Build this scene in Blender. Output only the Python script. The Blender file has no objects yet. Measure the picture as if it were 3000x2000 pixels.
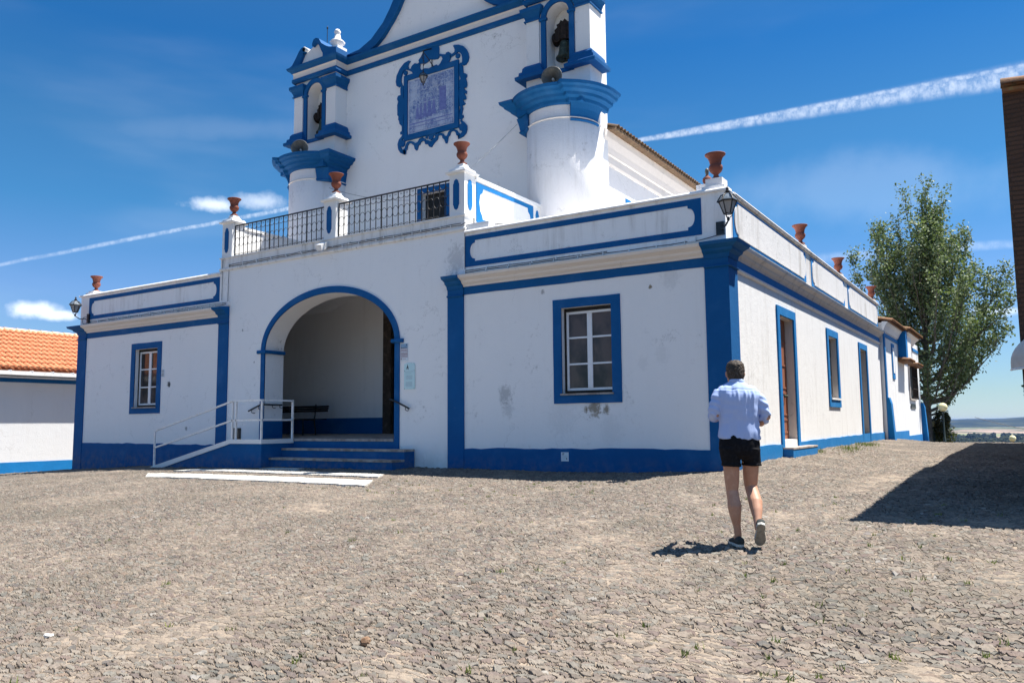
import bpy, bmesh, math, random
import numpy as np
from mathutils import Vector, Matrix
from mathutils.geometry import tessellate_polygon
random.seed(7); np.random.seed(7)
C = bpy.context.scene.collection
SC = bpy.context.scene
# ---------------------------------------------------------------- camera (eye level is z = 0)
CAM = Vector((4.443, -14.245, 0.0))
FWD = Vector((-0.53666, 0.83755, 0.10249)); RGT = Vector((0.84146, 0.54025, -0.0088)); UPV = Vector((0.06274, -0.08152, 0.99469))
cd = bpy.data.cameras.new('camera'); cam = bpy.data.objects.new('camera', cd); C.objects.link(cam)
M = Matrix((RGT, UPV, -FWD)).transposed().to_4x4(); M.translation = CAM
cam.matrix_world = M
cd.sensor_width = 36; cd.lens = 36*2340.8/3000; cd.clip_start = .05; cd.clip_end = 40000
SC.camera = cam
# ---------------------------------------------------------------- sun, sky, exposure
SUN = Vector((0.33, 0.29, 1.0)).normalized()
el = math.asin(SUN.z); az = math.atan2(SUN.x, SUN.y)
sd = bpy.data.lights.new('sun', 'SUN'); sd.energy = 4.8; sd.angle = math.radians(.5); sd.color = (1, .955, .88)
so = bpy.data.objects.new('sun', sd); C.objects.link(so)
so.rotation_euler = SUN.to_track_quat('Z', 'Y').to_euler()
so.location = (0, 0, 30)
SC.view_settings.view_transform = 'Standard'; SC.view_settings.look = 'None'
SC.view_settings.exposure = 1.26; SC.view_settings.gamma = 1
SC.render.resolution_x = 1024; SC.render.resolution_y = 682

class NT:
    def __init__(s, tree): s.t = tree; s.n = tree.nodes; s.l = tree.links
    def node(s, typ, **kw):
        n = s.n.new(typ)
        for k, v in kw.items(): setattr(n, k, v)
        return n
    def put(s, sock, v):
        if v is None: return
        if isinstance(v, bpy.types.NodeSocket): s.l.new(v, sock)
        else:
            try: sock.default_value = v
            except Exception: sock.default_value = tuple(v)+(1,)
    def math(s, op, a, b=None, c=None, clamp=False):
        n = s.node('ShaderNodeMath', operation=op, use_clamp=clamp)
        for i, v in enumerate((a, b, c)):
            if v is not None: s.put(n.inputs[i], v)
        return n.outputs[0]
    def vmath(s, op, a, b=None, scale=None):
        n = s.node('ShaderNodeVectorMath', operation=op)
        s.put(n.inputs[0], a)
        if b is not None: s.put(n.inputs[1], b)
        if scale is not None: s.put(n.inputs[3], scale)
        return n.outputs['Value'] if op in ('DOT_PRODUCT', 'LENGTH') else n.outputs[0]
    def noise(s, vec, scale, detail=3, rough=.5, out=0, dist=0):
        n = s.node('ShaderNodeTexNoise'); s.put(n.inputs['Vector'], vec)
        n.inputs['Scale'].default_value = scale; n.inputs['Detail'].default_value = detail
        n.inputs['Roughness'].default_value = rough; n.inputs['Distortion'].default_value = dist
        return n.outputs[out]
    def mix(s, f, a, b, mode='MIX'):
        n = s.node('ShaderNodeMix', data_type='RGBA', blend_type=mode)
        s.put(n.inputs[0], f); s.put(n.inputs[6], a); s.put(n.inputs[7], b)
        return n.outputs[2]
    def ramp(s, f, stops, interp='LINEAR'):
        n = s.node('ShaderNodeValToRGB'); s.put(n.inputs[0], f); cr = n.color_ramp; cr.interpolation = interp
        while len(cr.elements) < len(stops): cr.elements.new(.5)
        for e, (p, c) in zip(cr.elements, stops):
            e.position = p; e.color = (c, c, c, 1) if isinstance(c, (int, float)) else tuple(c)+(1,)
        return n.outputs[0]
    def mapr(s, v, a, b, c=0, d=1):
        n = s.node('ShaderNodeMapRange', clamp=True); s.put(n.inputs[0], v)
        for i, x in enumerate((a, b, c, d)): n.inputs[1+i].default_value = x
        return n.outputs[0]
    def smooth(s, v, a, b):
        n = s.node('ShaderNodeMapRange', clamp=True, interpolation_type='SMOOTHSTEP'); s.put(n.inputs[0], v)
        n.inputs[1].default_value = a; n.inputs[2].default_value = b
        return n.outputs[0]

W = bpy.data.worlds.new('World'); SC.world = W; W.use_nodes = True
w = NT(W.node_tree); W.node_tree.nodes.clear()
sky = w.node('ShaderNodeTexSky', sky_type='NISHITA'); sky.sun_disc = False
sky.sun_elevation = el; sky.sun_rotation = az; sky.altitude = 250; sky.air_density = 1.0; sky.dust_density = .05; sky.ozone_density = 1.0
tc = w.node('ShaderNodeTexCoord'); D = tc.outputs['Generated']
def wdir(px, py):
    d = FWD + RGT*((px-1500)/2340.8) + UPV*((1000-py)/2340.8); return d.normalized()
def dotw(v): return w.vmath('DOT_PRODUCT', D, tuple(v))
# contrails lie along great circles of the sky
def trail(a, b, wa, wb, fade, dens, nscale, seed):
    n = a.cross(b).normalized(); t = (b-a).normalized()
    dist = w.math('ABSOLUTE', w.math('ADD', dotw(n), w.math('MULTIPLY', w.math('SUBTRACT', w.noise(D, nscale*.35, 3), .5), wa*.9)))
    s = w.mapr(dotw(t), a.dot(t), b.dot(t), 0, 1)
    wd = w.math('ADD', wa, w.math('MULTIPLY', s, wb-wa))
    m = w.math('SUBTRACT', 1, w.smooth(w.math('DIVIDE', dist, wd), .15, 1.05))
    m = w.math('MULTIPLY', m, w.math('ADD', .25, w.math('MULTIPLY', w.smooth(w.noise(w.vmath('MULTIPLY', D, (1.6, 1.6, 1)), nscale, 8, .68), .30, .72), .75)))
    lim = w.math('MULTIPLY', w.smooth(dotw(t), a.dot(t)-fade, a.dot(t)+fade), w.smooth(dotw(FWD), .2, .5))
    m = w.math('MULTIPLY', m, lim)
    return w.math('MULTIPLY', m, dens)
ms = [trail(wdir(1820, 422), wdir(3000, 218), .0026, .0150, .02, .42, 75, 1),
      trail(wdir(0, 775), wdir(840, 612), .0026, .0040, .4, .42, 90, 2),
      trail(wdir(2380, 760), wdir(3000, 712), .008, .006, .1, .22, 40, 3)]
def puff(cx, cy, rx, ry, dens, ns=22, soft=.55, rot=0):
    c = wdir(cx, cy); d = w.vmath('SUBTRACT', D, tuple(c))
    u = (RGT*math.cos(rot)+UPV*math.sin(rot)); v = (UPV*math.cos(rot)-RGT*math.sin(rot))
    a = w.math('DIVIDE', w.vmath('DOT_PRODUCT', d, tuple(u)), rx/2340.8); b = w.math('DIVIDE', w.vmath('DOT_PRODUCT', d, tuple(v)), ry/2340.8)
    r = w.math('SQRT', w.math('ADD', w.math('MULTIPLY', a, a), w.math('MULTIPLY', b, b)))
    r = w.math('ADD', r, w.math('MULTIPLY', w.math('SUBTRACT', w.noise(D, ns, 6, .6), .5), 1.7))
    m = w.math('SUBTRACT', 1, w.smooth(r, 1-soft, 1.0+.1))
    return w.math('MULTIPLY', w.math('MULTIPLY', m, w.smooth(dotw(FWD), .3, .5)), dens)
ms += [puff(92, 908, 60, 26, .72, 30, .85), puff(160, 922, 62, 15, .62, 30, .85), puff(625, 600, 70, 25, .62, 32, .9), puff(765, 592, 80, 30, .42, 32, .95),
       puff(2925, 912, 75, 13, .45, 30, .9), puff(700, 380, 380, 45, .05, 9, .9, .1), puff(2500, 560, 600, 120, .09, 8, .9)]
tot = ms[0]
for m in ms[1:]: tot = w.math('MAXIMUM', tot, m)
veil = w.math('MULTIPLY', w.smooth(w.noise(w.vmath('MULTIPLY', D, (2, 2, 9)), 1.3, 4, .5), .5, .85), .07)
tot = w.math('MAXIMUM', tot, veil)
hs = w.node('ShaderNodeHueSaturation'); w.put(hs.inputs['Color'], sky.outputs[0]); hs.inputs['Saturation'].default_value = 1.0
sz = w.node('ShaderNodeSeparateXYZ'); w.put(sz.inputs[0], D)
tint = w.ramp(w.math('MULTIPLY', sz.outputs[2], 1.0, clamp=True), [(0, (0.0907, 0.1212, 0.185)), (0.03, (0.0907, 0.1203, 0.16)), (0.08, (0.0879, 0.1249, 0.1711)), (0.155, (0.0907, 0.1313, 0.1896)), (0.25, (0.05, 0.1267, 0.1776)), (0.33, (0.0481, 0.124, 0.173)), (0.43, (0.025, 0.1064, 0.1758)), (0.5, (0.0416, 0.1156, 0.1758)), (0.62, (0.1512, 0.216, 0.2538)), (1, (0.3024, 0.324, 0.3132))])
skyc = w.mix(1, w.vmath('SCALE', hs.outputs[0], scale=4.0), tint, 'MULTIPLY')
cc = w.mix(tot, skyc, (8.2, 8.5, 9.0, 1))
bg = w.node('ShaderNodeBackground'); w.put(bg.inputs[0], cc); bg.inputs[1].default_value = .077
wo = w.node('ShaderNodeOutputWorld'); w.l.new(bg.outputs[0], wo.inputs[0])

# ---------------------------------------------------------------- materials
def mat(name, base, rough=.8, bump=None, spec=.3, metal=0, fn=None, trans=0, coat=0):
    m = bpy.data.materials.new(name); m.use_nodes = True; t = NT(m.node_tree)
    b = m.node_tree.nodes['Principled BSDF']
    t.put(b.inputs['Base Color'], base); b.inputs['Roughness'].default_value = rough
    b.inputs['Specular IOR Level'].default_value = spec; b.inputs['Metallic'].default_value = metal
    if trans: b.inputs['Transmission Weight'].default_value = trans
    co = t.node('ShaderNodeTexCoord').outputs['Object']
    if fn:
        r = fn(t, co, b)
    if bump:
        sc, st, dist = bump
        bn = t.node('ShaderNodeBump'); bn.inputs['Strength'].default_value = st; bn.inputs['Distance'].default_value = dist
        t.put(bn.inputs['Height'], t.noise(co, sc, 6, .6)); t.put(b.inputs['Normal'], bn.outputs[0])
    return m

def plaster(name, dirt, streak, tint=(.89, .88, .865), low=0.0, fine=1.0, marks=()):
    def fn(t, co, b):
        base = t.mix(t.noise(co, .7, 4), tuple(c*.955 for c in tint), tint)
        # patchy grey mould and scuffs
        n1 = t.smooth(t.noise(co, 1.3, 8, .68), .52, .74); n2 = t.smooth(t.noise(co, 9, 6, .7), .5, .72)
        spots = t.smooth(t.noise(co, 5.5, 5, .75), .66, .74)
        d = t.math('MULTIPLY', t.math('MULTIPLY', n1, n2), dirt)
        d = t.math('ADD', d, t.math('MULTIPLY', spots, dirt*.35), clamp=True)
        col = t.mix(d, base, (.26, .25, .235))
        if streak:
            sv = t.vmath('MULTIPLY', co, (4.6, 4.6, .42))
            s = t.smooth(t.noise(sv, 1.0, 7, .72), .46, .74)
            s = t.math('MULTIPLY', s, t.smooth(t.noise(co, .9, 3), .3, .6))
            col = t.mix(t.math('MULTIPLY', s, streak), col, (.33, .30, .26))
        cv = t.node('ShaderNodeTexVoronoi', feature='DISTANCE_TO_EDGE'); t.put(cv.inputs['Vector'], t.vmath('ADD', co, t.vmath('SCALE', t.noise(co, 3.0, 6, .7, out=1), scale=.55))); cv.inputs['Scale'].default_value = .75
        ck = t.math('MULTIPLY', t.math('SUBTRACT', 1, t.smooth(cv.outputs[0], .0, .006)), t.smooth(t.noise(co, .8, 3), .5, .62))
        col = t.mix(t.math('MULTIPLY', ck, .45), col, (.3, .29, .27))
        for (mx, mz, mr, ms_, mc) in marks:     # scuffs and repairs at fixed places on the front wall
            dd = t.vmath('LENGTH', t.vmath('MULTIPLY', t.vmath('SUBTRACT', co, (mx, 0, mz)), (1/mr, 3.0, .8/mr)))
            mk = t.math('ADD', t.math('SUBTRACT', 1, dd), t.math('MULTIPLY', t.math('SUBTRACT', t.noise(co, 11, 7, .72), .5), 2.4))
            col = t.mix(t.math('MULTIPLY', t.math('MULTIPLY', t.smooth(mk, .15, .75), ms_), t.smooth(dd, 1.7, .7)), col, mc)
        if low:
            z = t.node('ShaderNodeSeparateXYZ'); t.put(z.inputs[0], co)
            g = t.math('MULTIPLY', t.mapr(z.outputs[2], -.35, -.95, 0, 1), t.smooth(t.noise(co, 3, 6, .7), .3, .7))
            col = t.mix(t.math('MULTIPLY', g, low), col, (.36, .31, .25))
        t.put(b.inputs['Base Color'], col)
        h = t.math('ADD', t.math('MULTIPLY', t.noise(co, 26, 5, .6), .6*fine), t.math('MULTIPLY', t.noise(co, 5, 4, .6), .8))
        bn = t.node('ShaderNodeBump'); bn.inputs['Strength'].default_value = .42; bn.inputs['Distance'].default_value = .02
        t.put(bn.inputs['Height'], h); t.put(b.inputs['Normal'], bn.outputs[0])
    return mat(name, tint, .9, fn=fn, spec=.15)
def bluepaint(name, c, wear):
    def fn(t, co, b):
        base = t.mix(t.noise(co, 2.2, 5, .6), tuple(x*.82 for x in c), tuple(min(1, x*1.15) for x in c))
        d = t.smooth(t.noise(co, 7, 8, .72), .63, .76)
        col = t.mix(t.math('MULTIPLY', d, wear), base, (.22, .36, .5))
        zz = t.node('ShaderNodeSeparateXYZ'); t.put(zz.inputs[0], co)
        sp = t.math('MULTIPLY', t.mapr(zz.outputs[2], -.62, -1.08, 0, 1), t.smooth(t.noise(co, 5, 6, .7), .38, .68))
        col = t.mix(t.math('MULTIPLY', sp, .5), col, (.20, .18, .16))
        col = t.mix(t.math('MULTIPLY', t.smooth(t.noise(co, 1.1, 5, .65), .5, .75), .16), col, (.12, .26, .42))
        t.put(b.inputs['Base Color'], col)
        bn = t.node('ShaderNodeBump'); bn.inputs['Strength'].default_value = .4; bn.inputs['Distance'].default_value = .015
        t.put(bn.inputs['Height'], t.math('ADD', t.noise(co, 22, 5, .6), t.noise(co, 4, 4, .6))); t.put(b.inputs['Normal'], bn.outputs[0])
    return mat(name, c, .75, fn=fn, spec=.25)
MAT = {}
GREY_, BRN_ = (.17, .17, .17), (.20, .15, .08)
MAT['white'] = plaster('whitewash', .9, .05, low=.3, marks=[(-4.87, .62, .26, .42, GREY_), (-4.8, .30, .22, .22, GREY_), (-2.75, .30, .22, .8, BRN_), (-2.5, .26, .12, .8, BRN_), (-2.95, .27, .07, .9, BRN_), (-1.51, 2.60, .05, .9, BRN_), (-1.31, 1.28, .22, .08, GREY_), (-1.7, 1.15, .18, .08, GREY_),
    (-16.61, 1.24, .12, .95, (.04, .04, .04)), (-15.74, -.05, .08, .7, GREY_), (-6.15, 3.7, .42, .32, GREY_), (-6.3, 3.2, .3, .3, GREY_), (-3.5, .12, .5, .08, GREY_), (-2.4, -.15, .4, .08, GREY_), (-3.91, 2.73, .06, .6, GREY_), (-1.1, 2.75, .3, .14, GREY_), (-13.4, 2.6, .05, .7, GREY_), (-12.9, 1.7, .04, .7, GREY_)])
MAT['ledge'] = plaster('ledge_mildew', 2.2, .95, tint=(.8, .79, .77))
MAT['white_drum'] = plaster('drum_wash', 1.2, .25, tint=(.80, .785, .785), fine=1.5)
MAT['white_par'] = plaster('whitewash_mottled', 1.3, .42)
MAT['white_clean'] = plaster('whitewash_fresh', .15, .06, fine=.6, tint=(.79, .79, .78))
MAT['white_rough'] = plaster('whitewash_rough', .35, .12, tint=(.8, .785, .78), fine=2.4)
MAT['white_side'] = plaster('whitewash_side', .5, .34, tint=(.75, .745, .735), low=.35)
MAT['white_dirty'] = plaster('whitewash_streaked', 1.7, 1.0, tint=(.66, .64, .62))
MAT['coping_old'] = plaster('coping_lichen', 3.0, 1.0, tint=(.40, .35, .28))
MAT['house_white'] = plaster('house_whitewash', .15, .1, tint=(.665, .665, .665))
MAT['cornice_dirty'] = plaster('cornice_weathered', 1.6, 1.0, tint=(.66, .62, .57))
MAT['cream'] = plaster('cream_wash', .3, .1, tint=(.78, .73, .68))
MAT['inner'] = plaster('porch_whitewash', .3, .15, tint=(.82, .81, .80))
MAT['blue'] = bluepaint('blue_limewash', (.0003, .092, .275), .12)
MAT['blue_side'] = bluepaint('blue_limewash_side', (.004, .16, .42), .4)
MAT['terracotta'] = mat('terracotta', (.2, .06, .04), .8, (30, .5, .01), fn=lambda t, co, b: t.put(b.inputs['Base Color'], t.mix(t.noise(co, 6, 5, .7), (.13, .038, .026), (.25, .085, .055))))
MAT['stone'] = mat('step_stone', (.36, .31, .27), .85, (14, .5, .02), fn=lambda t, co, b: t.put(b.inputs['Base Color'], t.mix(t.smooth(t.noise(co, 3.5, 6, .7), .35, .65), (.24, .19, .16), (.44, .39, .35))))
def strip_fn(t, co, b):
    v = t.node('ShaderNodeTexVoronoi', feature='F1'); t.put(v.inputs['Vector'], co); v.inputs['Scale'].default_value = 16
    e = t.node('ShaderNodeTexVoronoi', feature='DISTANCE_TO_EDGE'); t.put(e.inputs['Vector'], co); e.inputs['Scale'].default_value = 16
    c = t.mix(v.outputs['Color'], (.70, .68, .63), (.52, .50, .46)); j = t.smooth(e.outputs[0], .01, .07)
    t.put(b.inputs['Base Color'], t.mix(t.smooth(t.noise(co, 4, 6, .7), .52, .75), t.mix(j, (.3, .27, .22), c), (.5, .45, .38)))
    bn = t.node('ShaderNodeBump'); bn.inputs['Distance'].default_value = .02; t.put(bn.inputs['Height'], j); t.put(b.inputs['Normal'], bn.outputs[0])
MAT['strip'] = mat('pale_limestone', (.74, .71, .66), .8, fn=strip_fn)
def metal_fn(c1, c2, sc=18):
    return lambda t, co, b: t.put(b.inputs['Base Color'], t.mix(t.smooth(t.noise(co, sc, 5, .7), .45, .7), c1, c2))
MAT['iron'] = mat('black_iron', (.012, .012, .013), .5, (60, .2, .002), spec=.5, fn=metal_fn((.010, .010, .011), (.03, .022, .018)))
MAT['iron2'] = mat('black_painted_metal', (.008, .008, .009), .35, (60, .1, .001), spec=.5, fn=metal_fn((.008, .008, .009), (.018, .018, .02)))
MAT['white_metal'] = mat('white_painted_metal', (.8, .8, .8), .4, (50, .1, .002), spec=.5, fn=metal_fn((.8, .8, .79), (.66, .64, .6), 9))
MAT['bronze'] = mat('weathered_bronze', (.06, .075, .055), .6, (20, .4, .01), metal=.5, fn=metal_fn((.045, .055, .04), (.10, .12, .085), 8))
MAT['wood_dark'] = mat('dark_wood', (.03, .02, .015), .8, (25, .6, .02), fn=metal_fn((.02, .014, .011), (.055, .035, .025), 12))
MAT['horn'] = mat('horn_grey', (.10, .098, .085), .5, (30, .1, .002), fn=metal_fn((.09, .09, .08), (.15, .14, .12), 10))
MAT['grey_cable'] = mat('grey_cable', (.10, .11, .13), .6, (40, .1, .001), fn=metal_fn((.06, .065, .08), (.26, .27, .29), 3))
MAT['glass'] = mat('window_glass', (.03, .03, .03), .08, spec=.28, fn=lambda t, co, b: t.put(b.inputs['Base Color'], t.mix(t.smooth(t.noise(t.vmath('MULTIPLY', co, (1, 1, .6)), 2.2, 4, .5), .4, .66), (.030, .029, .030), (.115, .085, .075))))
MAT['pvc'] = mat('white_casement', (.8, .81, .82), .35, (40, .05, .001), fn=metal_fn((.8, .81, .82), (.72, .73, .74), 6))
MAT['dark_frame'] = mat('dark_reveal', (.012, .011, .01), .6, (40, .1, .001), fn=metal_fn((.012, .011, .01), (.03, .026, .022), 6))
def wood_fn(t, co, b):
    n = t.noise(t.vmath('MULTIPLY', co, (30, 30, 2)), 1, 5, .6)
    t.put(b.inputs['Base Color'], t.mix(n, (.20, .07, .04), (.36, .15, .09)))
MAT['door'] = mat('varnished_red_wood', (.28, .11, .07), .5, (30, .3, .005), fn=wood_fn)
MAT['door_old'] = mat('old_grey_wood', (.16, .14, .12), .8, (30, .5, .01), fn=lambda t, co, b: t.put(b.inputs['Base Color'], t.mix(t.noise(t.vmath('MULTIPLY', co, (30, 30, 2)), 1, 5, .6), (.10, .09, .08), (.26, .23, .2))))
MAT['jamb'] = plaster('stained_stone_jamb', 1.6, .6, tint=(.55, .5, .46))
def tile_fn(c1, c2, c3, lich):
    def fn(t, co, b):
        c = t.mix(t.noise(co, 2.6, 5, .7), c1, c2); c = t.mix(t.smooth(t.noise(co, 9, 4, .6), .55, .7), c, c3)
        c = t.mix(t.math('MULTIPLY', t.smooth(t.noise(co, 7, 7, .75), .5, .66), lich), c, (.09, .075, .05))
        t.put(b.inputs['Base Color'], c)
    return fn
MAT['tile'] = mat('orange_roof_tile', (.5, .2, .1), .8, (30, .4, .01), fn=tile_fn((.46, .15, .06), (.55, .23, .115), (.60, .33, .17), .35))
MAT['tile_old'] = mat('old_roof_tile', (.3, .15, .08), .9, (30, .5, .01), fn=tile_fn((.20, .10, .055), (.33, .17, .085), (.28, .21, .10), .95))
def old_wall_fn(t, co, b):
    br = t.node('ShaderNodeTexBrick'); sep = t.node('ShaderNodeSeparateXYZ'); t.put(sep.inputs[0], co)
    cb = t.node('ShaderNodeCombineXYZ'); t.put(cb.inputs[0], t.math('ADD', sep.outputs[0], sep.outputs[1])); t.put(cb.inputs[1], sep.outputs[2])
    vv = t.vmath('ADD', cb.outputs[0], t.vmath('SCALE', t.noise(co, 3, 4, .6, out=1), scale=.05))
    t.put(br.inputs['Vector'], vv); br.inputs['Scale'].default_value = 1; br.inputs['Brick Width'].default_value = .3; br.inputs['Row Height'].default_value = .055
    br.inputs['Mortar Size'].default_value = .008; br.inputs['Color1'].default_value = (.085, .052, .036, 1); br.inputs['Color2'].default_value = (.15, .085, .055, 1); br.inputs['Mortar'].default_value = (.05, .04, .03, 1)
    t.put(b.inputs['Base Color'], t.mix(t.noise(co, 2, 5, .6), br.outputs[0], (.10, .06, .045), 'MIX'))
    bn = t.node('ShaderNodeBump'); bn.inputs['Distance'].default_value = .03
    t.put(bn.inputs['Height'], t.math('ADD', t.math('MULTIPLY', br.outputs['Fac'], -1), t.noise(co, 14, 5, .7))); t.put(b.inputs['Normal'], bn.outputs[0])
MAT['bark'] = mat('grey_bark', (.13, .12, .10), .9, (12, .8, .03), fn=metal_fn((.10, .09, .075), (.20, .19, .165), 6))
MAT['tile_pale'] = mat('pale_ridge_tile', (.62, .34, .22), .8, (30, .4, .01), fn=tile_fn((.62, .32, .20), (.70, .44, .33), (.74, .55, .45), .1))
MAT['tile_lichen'] = mat('lichen_roof_tile', (.16, .12, .08), .9, (30, .5, .01), fn=tile_fn((.11, .075, .05), (.20, .125, .075), (.24, .19, .11), .9))
MAT['old_wall'] = mat('old_brown_brick', (.1, .06, .04), .95, fn=old_wall_fn, spec=.1)
MAT['portal'] = mat('dark_portal_stone', (.07, .05, .04), .95, (8, .8, .03), fn=metal_fn((.05, .038, .03), (.12, .09, .07), 5))
MAT['canvas'] = mat('beige_canvas', (.55, .52, .48), .9, (90, .2, .002), fn=metal_fn((.55, .52, .48), (.48, .45, .41), 5))
MAT['plaque'] = mat('pale_green_acrylic', (.58, .78, .78), .3, (9, .02, .001), spec=.5, fn=metal_fn((.56, .76, .77), (.64, .8, .8), 6))
MAT['paper'] = mat('white_paper', (.72, .77, .8), .6, (30, .05, .001), fn=metal_fn((.72, .77, .8), (.66, .72, .77), 6))
MAT['ink'] = mat('dark_ink', (.02, .03, .045), .7, (30, .05, .001), fn=metal_fn((.02, .03, .045), (.03, .04, .055), 30))
MAT['ink_soft'] = mat('grey_ink', (.36, .48, .53), .7, (30, .05, .001), fn=metal_fn((.34, .46, .51), (.44, .56, .6), 40))
MAT['ink_blue'] = mat('blue_print', (.25, .4, .58), .7, (30, .05, .001), fn=metal_fn((.24, .39, .56), (.34, .5, .66), 30))
MAT['ink_red'] = mat('maroon_print', (.24, .07, .11), .7, (30, .05, .001), fn=metal_fn((.24, .07, .11), (.34, .14, .18), 30))
MAT['wall_globe'] = mat('amber_globe', (.8, .72, .38), .25, (9, .05, .002), spec=.5, fn=metal_fn((.82, .76, .42), (.7, .56, .24), 3))
MAT['pole'] = mat('dark_green_pole', (.03, .045, .04), .5, (40, .2, .002), fn=metal_fn((.03, .045, .04), (.05, .06, .05), 20))
def azul_fn(t, co, b):
    v1 = t.noise(t.vmath('MULTIPLY', co, (1, 1, 1)), 7, 8, .72, dist=2.4)
    v2 = t.noise(t.vmath('MULTIPLY', co, (2.4, 1, .55)), 5.5, 6, .7, dist=1.6)
    v3 = t.noise(co, 2.1, 3, .5)
    c = t.ramp(v1, [(.32, (.05, .08, .25)), (.45, (.16, .22, .42)), (.56, (.37, .44, .58)), (.70, (.56, .60, .70))])
    c = t.mix(t.math('MULTIPLY', t.smooth(v2, .5, .62), .65), c, (.13, .18, .37))
    c = t.mix(t.math('MULTIPLY', t.smooth(v3, .5, .62), .55), c, (.54, .59, .68))
    s = t.node('ShaderNodeSeparateXYZ'); t.put(s.inputs[0], co)
    gx = t.math('PINGPONG', t.math('ADD', s.outputs[0], 20), .07); gz = t.math('PINGPONG', t.math('ADD', s.outputs[2], 20), .07)
    g = t.math('LESS_THAN', t.math('MINIMUM', gx, gz), .0025)
    t.put(b.inputs['Base Color'], t.mix(g, c, (.5, .5, .52)))
MAT['azulejo'] = mat('painted_tile_picture', (.4, .42, .6), .25, fn=azul_fn, spec=.5)
MAT['azul_border'] = mat('pale_tile', (.6, .62, .7), .3, (20, .1, .001), fn=metal_fn((.62, .64, .72), (.5, .52, .66), 14))
MAT['azul_dark'] = mat('blue_glaze', (.06, .08, .33), .3, (20, .1, .001), fn=lambda t, co, b: t.put(b.inputs['Base Color'], t.mix(t.noise(co, 14, 5, .7, dist=1), (.02, .035, .24), (.30, .34, .60))))
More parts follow.
